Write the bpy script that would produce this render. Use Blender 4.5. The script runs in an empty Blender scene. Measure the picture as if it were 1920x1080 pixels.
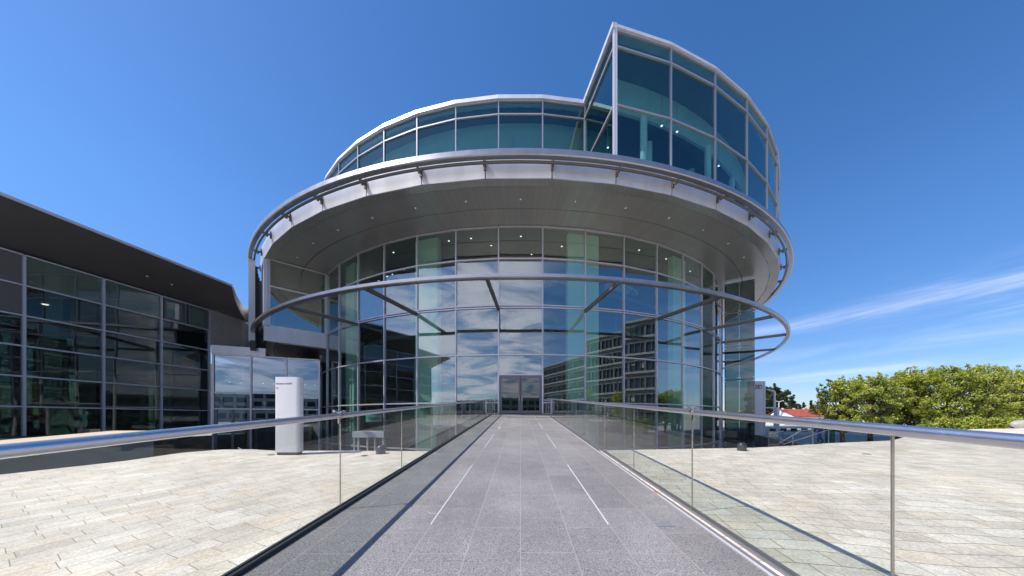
import bpy, bmesh, math, random
from mathutils import Vector, Matrix
R_ = math.radians
PI = math.pi
S = bpy.context.scene
COL = S.collection
random.seed(7)

# ------------------------------------------------------------------ camera
EYE = 1.30
cam_d = bpy.data.cameras.new("camera"); cam = bpy.data.objects.new("camera", cam_d); COL.objects.link(cam)
cam.location = (0, 0, EYE); cam.rotation_euler = (PI/2, 0, 0)
cam_d.sensor_width = 36; cam_d.lens = 600/1920*36
cam_d.shift_x = -16/1920; cam_d.shift_y = (785-540)/1920
cam_d.clip_start = 0.05; cam_d.clip_end = 6000
S.camera = cam
S.render.resolution_x = 1024; S.render.resolution_y = 576

# ------------------------------------------------------------------ light
SUN = Vector((-0.70, -0.19, 1.0)).normalized()
el = math.asin(SUN.z); az = math.atan2(SUN.x, SUN.y)
w = bpy.data.worlds.new("World"); S.world = w; w.use_nodes = True
nt = w.node_tree; nt.nodes.clear()
def N(tree, t, **k):
    n = tree.nodes.new(t)
    for a, v in k.items():
        if a.startswith('i_'): n.inputs[a[2:].replace('_', ' ')].default_value = v
        else: setattr(n, a, v)
    return n
def math_n(tree, op, a, b=None, c=None, clamp=False):
    n = tree.nodes.new('ShaderNodeMath'); n.operation = op; n.use_clamp = clamp
    for i, v in enumerate((a, b, c)):
        if v is None: continue
        if isinstance(v, (int, float)): n.inputs[i].default_value = v
        else: tree.links.new(v, n.inputs[i])
    return n.outputs[0]
def sstep(tree, v, a, b):
    n = tree.nodes.new('ShaderNodeMapRange'); n.interpolation_type = 'SMOOTHSTEP'
    tree.links.new(v, n.inputs[0]); n.inputs[1].default_value = a; n.inputs[2].default_value = b
    n.inputs[3].default_value = 0; n.inputs[4].default_value = 1
    return n.outputs[0]
sky = N(nt, 'ShaderNodeTexSky', sky_type='NISHITA', sun_disc=False, sun_elevation=el, sun_rotation=az % (2*PI),
        altitude=300, air_density=1.0, dust_density=0.5, ozone_density=2.2)
tc = N(nt, 'ShaderNodeTexCoord'); sep = N(nt, 'ShaderNodeSeparateXYZ'); nt.links.new(tc.outputs['Generated'], sep.inputs[0])
X, Y, Z = sep.outputs
zc = math_n(nt, 'MAXIMUM', Z, 0.0)
hyp = math_n(nt, 'SQRT', math_n(nt, 'ADD', math_n(nt, 'MULTIPLY', X, X), math_n(nt, 'MULTIPLY', Y, Y)))
tel = math_n(nt, 'DIVIDE', zc, math_n(nt, 'MAXIMUM', hyp, 0.05))
den = math_n(nt, 'ADD', zc, 0.12)
cmb = N(nt, 'ShaderNodeCombineXYZ')
nt.links.new(math_n(nt, 'DIVIDE', X, den), cmb.inputs[0]); nt.links.new(math_n(nt, 'DIVIDE', Y, den), cmb.inputs[1])
ns = N(nt, 'ShaderNodeTexNoise', i_Scale=1.5, i_Detail=11.0, i_Roughness=0.66, i_Distortion=0.9)
nt.links.new(cmb.outputs[0], ns.inputs['Vector'])
cum = sstep(nt, ns.outputs[0], 0.36, 0.60)
back = sstep(nt, math_n(nt, 'MULTIPLY', Y, -1.0), 0.15, 0.6)
notright = math_n(nt, 'MULTIPLY', sstep(nt, math_n(nt, 'MULTIPLY', X, -1.0), -0.45, 0.05), math_n(nt, 'SUBTRACT', 1.0, sstep(nt, tel, 0.55, 0.8)))
cum = math_n(nt, 'MULTIPLY', math_n(nt, 'MULTIPLY', cum, back), notright)
cum = math_n(nt, 'MULTIPLY', cum, sstep(nt, zc, 0.01, 0.08))
# cirrus streaks low on the right
azn = N(nt, 'ShaderNodeMath', operation='ARCTAN2'); nt.links.new(X, azn.inputs[0]); nt.links.new(Y, azn.inputs[1])
A = azn.outputs[0]
cm2 = N(nt, 'ShaderNodeCombineXYZ')
nt.links.new(math_n(nt, 'MULTIPLY', A, 3.0), cm2.inputs[0])
nt.links.new(math_n(nt, 'MULTIPLY', math_n(nt, 'SUBTRACT', tel, math_n(nt, 'MULTIPLY', A, 0.06)), 26.0), cm2.inputs[1])
n2 = N(nt, 'ShaderNodeTexNoise', i_Scale=1.0, i_Detail=7.0, i_Roughness=0.62, i_Distortion=0.5); nt.links.new(cm2.outputs[0], n2.inputs['Vector'])
st = sstep(nt, n2.outputs[0], 0.36, 0.72)
def band(c0, slope, wid, wslope):
    cc = math_n(nt, 'ADD', math_n(nt, 'MULTIPLY', math_n(nt, 'SUBTRACT', A, 0.7), slope), c0)
    ww = math_n(nt, 'ADD', math_n(nt, 'MULTIPLY', math_n(nt, 'MAXIMUM', math_n(nt, 'SUBTRACT', A, 0.7), 0.0), wslope), wid)
    d = math_n(nt, 'DIVIDE', math_n(nt, 'ABSOLUTE', math_n(nt, 'SUBTRACT', tel, cc)), ww)
    return math_n(nt, 'SUBTRACT', 1.0, sstep(nt, d, 0.0, 1.0))
b = math_n(nt, 'ADD', band(0.218, 0.02, 0.026, 0.17), band(0.093, 0.05, 0.016, 0.03))
b = math_n(nt, 'ADD', b, math_n(nt, 'MULTIPLY', band(0.15, 0.02, 0.05, 0.02), 0.35))
b = math_n(nt, 'MULTIPLY', b, sstep(nt, A, 0.35, 0.72))
b = math_n(nt, 'MULTIPLY', b, math_n(nt, 'SUBTRACT', 1.0, sstep(nt, A, 1.5, 1.9)))
cir = math_n(nt, 'MULTIPLY', math_n(nt, 'MULTIPLY', b, st), 0.33, clamp=True)
# faint wisps elsewhere
w3 = math_n(nt, 'MULTIPLY', sstep(nt, n2.outputs[0], 0.55, 0.8), 0.12)
w3 = math_n(nt, 'MULTIPLY', w3, math_n(nt, 'SUBTRACT', 1.0, sstep(nt, tel, 0.1, 0.4)))
cl = math_n(nt, 'ADD', math_n(nt, 'ADD', cum, cir), w3, clamp=True)
cl = math_n(nt, 'MULTIPLY', cl, 0.9)
hsv = N(nt, 'ShaderNodeHueSaturation'); hsv.inputs['Saturation'].default_value = 1.26; hsv.inputs['Value'].default_value = 1.06
hsv.inputs['Hue'].default_value = 0.502
nt.links.new(sky.outputs[0], hsv.inputs['Color'])
air = N(nt, 'ShaderNodeMixRGB'); nt.links.new(sstep(nt, tel, 0.0, 0.55), air.inputs[0])
air.inputs[1].default_value = (0.66, 0.72, 0.90, 1); air.inputs[2].default_value = (0.98, 1.06, 1.16, 1)
amul = N(nt, 'ShaderNodeMixRGB', blend_type='MULTIPLY'); amul.inputs[0].default_value = 1.0
nt.links.new(hsv.outputs[0], amul.inputs[1]); nt.links.new(air.outputs[0], amul.inputs[2])
cmix = N(nt, 'ShaderNodeMixRGB'); nt.links.new(cl, cmix.inputs[0]); nt.links.new(amul.outputs[0], cmix.inputs[1])
cmix.inputs[2].default_value = (9.6, 9.4, 10.8, 1)
bg = N(nt, 'ShaderNodeBackground'); bg.inputs[1].default_value = 0.10
nt.links.new(cmix.outputs[0], bg.inputs[0])
wo = N(nt, 'ShaderNodeOutputWorld'); nt.links.new(bg.outputs[0], wo.inputs[0])

sd = bpy.data.lights.new("sun", 'SUN'); sd.energy = 3.4; sd.angle = R_(0.5); sd.color = (1.0, 0.955, 0.90)
so = bpy.data.objects.new("sun", sd); COL.objects.link(so)
so.rotation_euler = SUN.to_track_quat('Z', 'Y').to_euler(); so.location = (0, 0, 60)
S.view_settings.view_transform = 'Standard'; S.view_settings.look = 'None'
S.view_settings.gamma = 1.0; S.view_settings.exposure = 0.60
S.render.engine = 'CYCLES'
S.cycles.max_bounces = 10; S.cycles.transparent_max_bounces = 24; S.cycles.glossy_bounces = 5
S.cycles.transmission_bounces = 8; S.cycles.caustics_reflective = False; S.cycles.caustics_refractive = False

# ------------------------------------------------------------------ materials
M = {}
def mat(name, col=(0.5, 0.5, 0.5), rough=0.5, metal=0.0, spec=0.5, bump=0.0, bscale=30.0, var=0.0, vscale=3.0, stretch=(1, 1, 1), emit=None, estr=0):
    m = bpy.data.materials.new(name); m.use_nodes = True; t = m.node_tree
    p = t.nodes['Principled BSDF']
    p.inputs['Base Color'].default_value = (*col, 1); p.inputs['Roughness'].default_value = rough
    p.inputs['Metallic'].default_value = metal; p.inputs['Specular IOR Level'].default_value = spec
    if var or bump:
        c = N(t, 'ShaderNodeTexCoord'); mp = N(t, 'ShaderNodeMapping'); mp.inputs['Scale'].default_value = stretch
        t.links.new(c.outputs['Object'], mp.inputs[0])
    if var:
        n = N(t, 'ShaderNodeTexNoise', i_Scale=vscale, i_Detail=6.0, i_Roughness=0.6); t.links.new(mp.outputs[0], n.inputs['Vector'])
        mr = N(t, 'ShaderNodeMapRange'); mr.inputs[1].default_value = 0.3; mr.inputs[2].default_value = 0.7
        mr.inputs[3].default_value = 1-var; mr.inputs[4].default_value = 1+var; t.links.new(n.outputs[0], mr.inputs[0])
        vm = N(t, 'ShaderNodeVectorMath', operation='SCALE'); vm.inputs[0].default_value = col; t.links.new(mr.outputs[0], vm.inputs['Scale'])
        t.links.new(vm.outputs[0], p.inputs['Base Color'])
        r2 = math_n(t, 'MULTIPLY', mr.outputs[0], rough); t.links.new(r2, p.inputs['Roughness'])
    if bump:
        n = N(t, 'ShaderNodeTexNoise', i_Scale=bscale, i_Detail=4.0); t.links.new(mp.outputs[0], n.inputs['Vector'])
        bn = N(t, 'ShaderNodeBump'); bn.inputs['Strength'].default_value = bump; bn.inputs['Distance'].default_value = 0.02
        t.links.new(n.outputs[0], bn.inputs['Height']); t.links.new(bn.outputs[0], p.inputs['Normal'])
    if emit: p.inputs['Emission Color'].default_value = (*emit, 1); p.inputs['Emission Strength'].default_value = estr
    M[name] = m; return m
def glass(name, tint, ior, wave=0.0, rough=0.0, gcol=(1, 1, 1), wscale=0.35, wdist=0.02):
    m = bpy.data.materials.new(name); m.use_nodes = True; t = m.node_tree; t.nodes.clear()
    o = N(t, 'ShaderNodeOutputMaterial'); tr = N(t, 'ShaderNodeBsdfTransparent'); tr.inputs[0].default_value = (*tint, 1)
    gl = N(t, 'ShaderNodeBsdfGlossy'); gl.inputs['Roughness'].default_value = rough; gl.inputs['Color'].default_value = (*gcol, 1)
    fr = N(t, 'ShaderNodeFresnel'); fr.inputs['IOR'].default_value = ior
    mx = N(t, 'ShaderNodeMixShader')
    # same reflectance from both sides of each face
    g = N(t, 'ShaderNodeNewGeometry')
    lw = N(t, 'ShaderNodeLayerWeight'); lw.inputs['Blend'].default_value = 0.5
    f0 = ((ior-1)/(ior+1))**2
    # schlick from facing: facing = 1-cos (blend .5)
    s5 = math_n(t, 'POWER', lw.outputs['Facing'], 5.0)
    F = math_n(t, 'ADD', math_n(t, 'MULTIPLY', s5, 1-f0), f0, clamp=True)
    if wave:
        c = N(t, 'ShaderNodeTexCoord'); n = N(t, 'ShaderNodeTexNoise', i_Scale=wscale, i_Detail=2.0); t.links.new(c.outputs['Object'], n.inputs['Vector'])
        bn = N(t, 'ShaderNodeBump'); bn.inputs['Strength'].default_value = wave; bn.inputs['Distance'].default_value = wdist
        t.links.new(n.outputs[0], bn.inputs['Height']); t.links.new(bn.outputs[0], gl.inputs['Normal'])
    t.links.new(F, mx.inputs[0]); t.links.new(tr.outputs[0], mx.inputs[1]); t.links.new(gl.outputs[0], mx.inputs[2])
    t.links.new(mx.outputs[0], o.inputs[0]); t.nodes.remove(fr); t.nodes.remove(g)
    M[name] = m; return m

mat('alu', (0.72, 0.71, 0.73), 0.42, 0.35, var=0.10, vscale=0.8, stretch=(1, 1, 0.2))
mat('alu_frame', (0.62, 0.61, 0.66), 0.38, 0.4)
mat('frame_upper', (0.44, 0.44, 0.49), 0.4, 0.4)
mat('alu_dark', (0.16, 0.16, 0.17), 0.4, 0.4)
mat('ring_metal', (0.42, 0.41, 0.42), 0.34, 0.75, var=0.08, vscale=2)
mat('bronze', (0.17, 0.145, 0.125), 0.45, 0.3)
mat('steel', (0.76, 0.74, 0.75), 0.33, 1.0, var=0.05, vscale=8)
mat('clamp_steel', (0.55, 0.52, 0.50), 0.22, 1.0)
mat('white_panel', (0.70, 0.70, 0.72), 0.35, 0.0, var=0.03)
mat('pale_reflection', (0.80, 0.81, 0.82), 0.12, 0.0, spec=0.9, var=0.05, vscale=0.4)  # pale colour standing in for the reflection in the hall's top panes
mat('brown_infill', (0.15, 0.13, 0.12), 0.25)
mat('pylon_white', (0.90, 0.89, 0.92), 0.4)
mat('channel', (0.24, 0.225, 0.235), 0.45, 0.2)
mat('dark_metal', (0.055, 0.055, 0.058), 0.5, 0.3)
mat('hall_soffit', (0.185, 0.17, 0.16), 0.5, 0.2, var=0.06, vscale=0.8)
mat('black', (0.012, 0.012, 0.014), 0.5)
mat('ink', (0.02, 0.02, 0.025), 0.5)
mat('title_ink', (0.10, 0.10, 0.12), 0.5)
mat('concrete_int', (0.60, 0.64, 0.58), 0.7, var=0.06)
mat('pillar', (0.84, 0.88, 0.78), 0.7, var=0.05, vscale=1)
mat('upper_wall', (0.30, 0.34, 0.35), 0.6)
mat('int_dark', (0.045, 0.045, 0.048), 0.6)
mat('int_ceiling', (0.13, 0.13, 0.12), 0.6)
mat('int_floor', (0.12, 0.12, 0.12), 0.25)
mat('brown_panel', (0.20, 0.13, 0.075), 0.5, var=0.25, vscale=1.2, stretch=(1, 1, 0.15))
mat('concrete', (0.36, 0.35, 0.33), 0.85, bump=0.3, bscale=12, var=0.14, vscale=0.9)
mat('sand_top', (0.62, 0.50, 0.34), 0.8, var=0.12, vscale=1.5)
mat('moat', (0.055, 0.062, 0.075), 0.45, var=0.2, vscale=0.7)
mat('door_grey', (0.19, 0.18, 0.20), 0.4, 0.3)
mat('lamp_on', (1, 1, 1), 0.4, emit=(1.0, 0.95, 0.85), estr=1.8)
mat('lamp_soft', (0.8, 0.8, 0.8), 0.3, emit=(1.0, 0.97, 0.9), estr=0.12)
mat('lamp_dim', (0.8, 0.8, 0.8), 0.2, 0.6)
mat('lamp_rim', (0.6, 0.6, 0.6), 0.25, 0.8)
mat('sign_green', (0.08, 0.36, 0.28), 0.4)
mat('bollard', (0.085, 0.09, 0.10), 0.38, 0.5, bump=0.15, bscale=120)
mat('roof_tile', (0.36, 0.085, 0.05), 0.8, var=0.22, vscale=1.2, bump=0.4, bscale=5)
mat('render_white', (0.72, 0.70, 0.66), 0.8, var=0.05)
mat('off_concrete', (0.30, 0.31, 0.30), 0.7, var=0.06)
mat('off_spandrel', (0.13, 0.14, 0.14), 0.6, var=0.15)
mat('off_window', (0.035, 0.05, 0.06), 0.1)
mat('bark', (0.10, 0.075, 0.05), 0.9, bump=0.6, bscale=20, var=0.3)
mat('rock', (0.42, 0.40, 0.37), 0.85, bump=0.8, bscale=3, var=0.25, vscale=2)
mat('skin', (0.55, 0.36, 0.27), 0.5)
mat('denim', (0.09, 0.14, 0.24), 0.85)
mat('jacket', (0.10, 0.20, 0.34), 0.7)
mat('hair', (0.06, 0.04, 0.03), 0.6)
mat('shoe', (0.05, 0.045, 0.04), 0.5)
mat('car_paint', (0.55, 0.58, 0.60), 0.25, 0.3)
mat('tyre', (0.02, 0.02, 0.02), 0.7)
mat('leaf_orange', (0.60, 0.19, 0.05), 0.6)
mat('paper', (0.75, 0.70, 0.55), 0.7)
mat('white_strip', (0.62, 0.62, 0.63), 0.35)
mat('plate', (0.33, 0.33, 0.36), 0.4, 0.3)
glass('glass_facade', (0.76, 0.92, 0.86), 2.5, wave=0.35, wscale=0.30, wdist=0.006, gcol=(0.97, 0.96, 1.0))
glass('glass_upper', (0.62, 0.80, 0.81), 1.8, wave=0.30, wscale=0.3, wdist=0.005, gcol=(0.72, 0.93, 0.95))
glass('glass_hall', (0.62, 0.68, 0.65), 1.85, wave=0.5, wscale=0.4, wdist=0.010)
glass('glass_lobby', (0.45, 0.55, 0.58), 2.9, wave=0.15, wscale=0.4, wdist=0.008, gcol=(0.82, 0.9, 1.0))
glass('glass_screen', (0.21, 0.31, 0.29), 1.75, wave=0.2, wdist=0.01)
glass('glass_rail', (0.872, 0.890, 0.865), 1.50)
glass('glass_edge', (0.10, 0.22, 0.20), 1.5)

def brick_mat(name, cols, mortar, bw, rh, rot, msize, offset=0.5, freq=2, speck=0.0, rough=0.75, bump=0.3, blotch=0.12, nscale=1.0, jitter=0.0, specscale=160, scuff=None, scuff_scale=0.9):
    m = bpy.data.materials.new(name); m.use_nodes = True; t = m.node_tree; p = t.nodes['Principled BSDF']
    c = N(t, 'ShaderNodeTexCoord'); mp = N(t, 'ShaderNodeMapping'); mp.inputs['Rotation'].default_value = (0, 0, rot)
    t.links.new(c.outputs['Object'], mp.inputs[0]); vec = mp.outputs[0]
    if jitter:
        nz = N(t, 'ShaderNodeTexNoise', i_Scale=0.25, i_Detail=3.0); t.links.new(c.outputs['Object'], nz.inputs['Vector'])
        sb = N(t, 'ShaderNodeVectorMath', operation='SUBTRACT'); t.links.new(nz.outputs['Color'], sb.inputs[0]); sb.inputs[1].default_value = (0.5, 0.5, 0.5)
        sc = N(t, 'ShaderNodeVectorMath', operation='SCALE'); sc.inputs['Scale'].default_value = jitter; t.links.new(sb.outputs[0], sc.inputs[0])
        ad = N(t, 'ShaderNodeVectorMath', operation='ADD'); t.links.new(vec, ad.inputs[0]); t.links.new(sc.outputs[0], ad.inputs[1]); vec = ad.outputs[0]
    br = N(t, 'ShaderNodeTexBrick', offset=offset, offset_frequency=freq, squash=0.72, squash_frequency=3)
    br.inputs['Color1'].default_value = (0, 0, 0, 1); br.inputs['Color2'].default_value = (1, 1, 1, 1); br.inputs['Mortar'].default_value = (0.5, 0.5, 0.5, 1)
    br.inputs['Scale'].default_value = 1; br.inputs['Mortar Size'].default_value = msize; br.inputs['Mortar Smooth'].default_value = 0.3
    br.inputs['Brick Width'].default_value = bw; br.inputs['Row Height'].default_value = rh; br.inputs['Bias'].default_value = 0
    t.links.new(vec, br.inputs['Vector'])
    cr = N(t, 'ShaderNodeValToRGB'); cr.color_ramp.interpolation = 'LINEAR'
    el_ = cr.color_ramp.elements
    el_[0].position = 0; el_[0].color = (*cols[0], 1); el_[1].position = 1; el_[1].color = (*cols[-1], 1)
    for i, cc in enumerate(cols[1:-1]): e = el_.new((i+1)/(len(cols)-1)); e.color = (*cc, 1)
    t.links.new(br.outputs['Color'], cr.inputs[0])
    nb = N(t, 'ShaderNodeTexNoise', i_Scale=nscale, i_Detail=8.0, i_Roughness=0.65); t.links.new(c.outputs['Object'], nb.inputs['Vector'])
    mr = N(t, 'ShaderNodeMapRange'); mr.inputs[1].default_value = 0.3; mr.inputs[2].default_value = 0.7; mr.inputs[3].default_value = 1-blotch; mr.inputs[4].default_value = 1+blotch
    t.links.new(nb.outputs[0], mr.inputs[0]); f = mr.outputs[0]
    if speck:
        ns_ = N(t, 'ShaderNodeTexNoise', i_Scale=specscale, i_Detail=2.0, i_Roughness=0.7); t.links.new(c.outputs['Object'], ns_.inputs['Vector'])
        m2 = N(t, 'ShaderNodeMapRange'); m2.inputs[1].default_value = 0.35; m2.inputs[2].default_value = 0.65; m2.inputs[3].default_value = 1-speck; m2.inputs[4].default_value = 1+speck
        t.links.new(ns_.outputs[0], m2.inputs[0]); f = math_n(t, 'MULTIPLY', f, m2.outputs[0])
    vs = N(t, 'ShaderNodeVectorMath', operation='SCALE'); t.links.new(cr.outputs[0], vs.inputs[0]); t.links.new(f, vs.inputs['Scale'])
    mx = N(t, 'ShaderNodeMixRGB'); t.links.new(br.outputs['Fac'], mx.inputs[0]); t.links.new(vs.outputs[0], mx.inputs[1]); mx.inputs[2].default_value = (*mortar, 1)
    outc = mx.outputs[0]
    if scuff:      # thin worn scratches: narrow contour lines of a smooth noise, broken up by a second noise
        q1 = N(t, 'ShaderNodeTexNoise', i_Scale=scuff_scale, i_Detail=1.0, i_Distortion=0.8); t.links.new(c.outputs['Object'], q1.inputs['Vector'])
        q2 = N(t, 'ShaderNodeTexNoise', i_Scale=scuff_scale*2.3, i_Detail=3.0); t.links.new(c.outputs['Object'], q2.inputs['Vector'])
        ln = math_n(t, 'SUBTRACT', 1.0, sstep(t, math_n(t, 'ABSOLUTE', math_n(t, 'SUBTRACT', q1.outputs[0], 0.5)), 0.0, 0.0045))
        mk = math_n(t, 'MULTIPLY', ln, sstep(t, q2.outputs[0], 0.53, 0.60))
        m3 = N(t, 'ShaderNodeMixRGB'); t.links.new(math_n(t, 'MULTIPLY', mk, 0.55), m3.inputs[0]); t.links.new(outc, m3.inputs[1]); m3.inputs[2].default_value = (*scuff, 1); outc = m3.outputs[0]
        q3 = N(t, 'ShaderNodeTexNoise', i_Scale=0.35, i_Detail=6.0, i_Roughness=0.7); t.links.new(c.outputs['Object'], q3.inputs['Vector'])
        st_ = N(t, 'ShaderNodeMapRange'); st_.inputs[1].default_value = 0.35; st_.inputs[2].default_value = 0.65; st_.inputs[3].default_value = 0.90; st_.inputs[4].default_value = 1.07; t.links.new(q3.outputs[0], st_.inputs[0])
        v4 = N(t, 'ShaderNodeVectorMath', operation='SCALE'); t.links.new(outc, v4.inputs[0]); t.links.new(st_.outputs[0], v4.inputs['Scale']); outc = v4.outputs[0]
    t.links.new(outc, p.inputs['Base Color']); p.inputs['Roughness'].default_value = rough; p.inputs['Specular IOR Level'].default_value = 0.3
    h = math_n(t, 'SUBTRACT', math_n(t, 'MULTIPLY', nb.outputs[0], 0.25), br.outputs['Fac'])
    bn = N(t, 'ShaderNodeBump'); bn.inputs['Strength'].default_value = bump; bn.inputs['Distance'].default_value = 0.006
    t.links.new(h, bn.inputs['Height']); t.links.new(bn.outputs[0], p.inputs['Normal'])
    M[name] = m; return m
STONES = [(0.66, 0.58, 0.475), (0.78, 0.70, 0.60), (0.71, 0.63, 0.525), (0.83, 0.76, 0.66), (0.79, 0.675, 0.53), (0.74, 0.68, 0.60)]
brick_mat('plaza_stone', STONES, (0.36, 0.29, 0.20), 0.40, 0.20, -R_(62), 0.0035, blotch=0.17, nscale=2.6, jitter=0.45, speck=0.18, specscale=50, scuff=(0.30, 0.24, 0.16), scuff_scale=1.6)
brick_mat('plaza_stone_right', STONES, (0.36, 0.28, 0.19), 0.40, 0.19, R_(9), 0.0055, blotch=0.2, nscale=2.4, jitter=0.9, speck=0.18, specscale=45, scuff=(0.26, 0.20, 0.14), scuff_scale=2.2)
brick_mat('deck_stone', [(0.230, 0.216, 0.208), (0.268, 0.252, 0.243), (0.245, 0.230, 0.222)], (0.36, 0.32, 0.28), 1.05, 0.448, PI/2, 0.0055,
          blotch=0.16, nscale=1.3, speck=0.5, bump=0.12, specscale=95, scuff=(0.55, 0.53, 0.50), scuff_scale=1.0)
brick_mat('far_paving', [(0.50, 0.48, 0.44), (0.56, 0.54, 0.50)], (0.35, 0.33, 0.3), 1.2, 0.6, 0.3, 0.01)

# soffit: radial sheet seams and faint tonal panels, worked out from the polar position about the building axis
CY = 49.8
def soffit_mat():
    m = bpy.data.materials.new('soffit'); m.use_nodes = True; t = m.node_tree; p = t.nodes['Principled BSDF']
    c = N(t, 'ShaderNodeTexCoord'); s = N(t, 'ShaderNodeSeparateXYZ'); t.links.new(c.outputs['Object'], s.inputs[0])
    at = N(t, 'ShaderNodeMath', operation='ARCTAN2'); t.links.new(s.outputs[0], at.inputs[0]); t.links.new(math_n(t, 'MULTIPLY', s.outputs[1], -1.0), at.inputs[1])
    k = 2*PI/51/9
    u = math_n(t, 'DIVIDE', at.outputs[0], k)
    fr = math_n(t, 'FRACT', math_n(t, 'ADD', u, 1000.0)); fl = math_n(t, 'FLOOR', math_n(t, 'ADD', u, 1000.0))
    seam = math_n(t, 'LESS_THAN', fr, 0.05)
    wn = N(t, 'ShaderNodeTexWhiteNoise', noise_dimensions='1D'); t.links.new(fl, wn.inputs['W'])
    v = math_n(t, 'ADD', math_n(t, 'MULTIPLY', wn.outputs['Value'], 0.08), 0.96)
    v = math_n(t, 'MULTIPLY', v, math_n(t, 'SUBTRACT', 1.0, math_n(t, 'MULTIPLY', seam, 0.25)))
    vs = N(t, 'ShaderNodeVectorMath', operation='SCALE'); vs.inputs[0].default_value = (0.46, 0.445, 0.425); t.links.new(v, vs.inputs['Scale'])
    t.links.new(vs.outputs[0], p.inputs['Base Color']); p.inputs['Roughness'].default_value = 0.32; p.inputs['Metallic'].default_value = 0.4
    bn = N(t, 'ShaderNodeBump'); bn.inputs['Strength'].default_value = 0.25; bn.inputs['Distance'].default_value = 0.02
    nz = N(t, 'ShaderNodeTexNoise', i_Scale=1.2, i_Detail=2.0); t.links.new(c.outputs['Object'], nz.inputs['Vector'])
    t.links.new(math_n(t, 'ADD', math_n(t, 'MULTIPLY', wn.outputs['Value'], 0.15), math_n(t, 'MULTIPLY', nz.outputs[0], 0.4)), bn.inputs['Height']); t.links.new(bn.outputs[0], p.inputs['Normal'])
    M['soffit'] = m
soffit_mat()
def louvre_mat():
    m = bpy.data.materials.new('louvre'); m.use_nodes = True; t = m.node_tree; p = t.nodes['Principled BSDF']
    c = N(t, 'ShaderNodeTexCoord'); wv = N(t, 'ShaderNodeTexWave', wave_type='BANDS', bands_direction='Z', i_Scale=2.2); t.links.new(c.outputs['Object'], wv.inputs['Vector'])
    cr = N(t, 'ShaderNodeValToRGB'); cr.color_ramp.elements[0].color = (0.30, 0.26, 0.24, 1); cr.color_ramp.elements[1].color = (0.85, 0.80, 0.75, 1)
    t.links.new(wv.outputs[0], cr.inputs[0]); t.links.new(cr.outputs[0], p.inputs['Base Color']); p.inputs['Metallic'].default_value = 0.4; p.inputs['Roughness'].default_value = 0.5
    bn = N(t, 'ShaderNodeBump'); bn.inputs['Distance'].default_value = 0.05; t.links.new(wv.outputs[0], bn.inputs['Height']); t.links.new(bn.outputs[0], p.inputs['Normal'])
    M['louvre'] = m
louvre_mat()
def leaf_mat(name, c1, c2, c3):
    m = bpy.data.materials.new(name); m.use_nodes = True; t = m.node_tree; p = t.nodes['Principled BSDF']
    g = N(t, 'ShaderNodeNewGeometry'); cr = N(t, 'ShaderNodeValToRGB')
    e = cr.color_ramp.elements; e[0].color = (*c1, 1); e[1].color = (*c3, 1); e2 = e.new(0.55); e2.color = (*c2, 1)
    t.links.new(g.outputs['Random Per Island'], cr.inputs[0]); t.links.new(cr.outputs[0], p.inputs['Base Color'])
    p.inputs['Roughness'].default_value = 0.5
    tl = N(t, 'ShaderNodeBsdfTranslucent'); t.links.new(cr.outputs[0], tl.inputs[0]); mx = N(t, 'ShaderNodeMixShader'); mx.inputs[0].default_value = 0.35
    t.links.new(p.outputs[0], mx.inputs[1]); t.links.new(tl.outputs[0], mx.inputs[2])
    t.links.new(mx.outputs[0], t.nodes['Material Output'].inputs[0]); M[name] = m
leaf_mat('leaf_light', (0.22, 0.29, 0.035), (0.45, 0.50, 0.07), (0.68, 0.66, 0.14))
leaf_mat('leaf_mid', (0.18, 0.25, 0.04), (0.38, 0.45, 0.07), (0.62, 0.62, 0.14))
leaf_mat('leaf_dark', (0.035, 0.06, 0.02), (0.065, 0.095, 0.03), (0.12, 0.13, 0.05))

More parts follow.
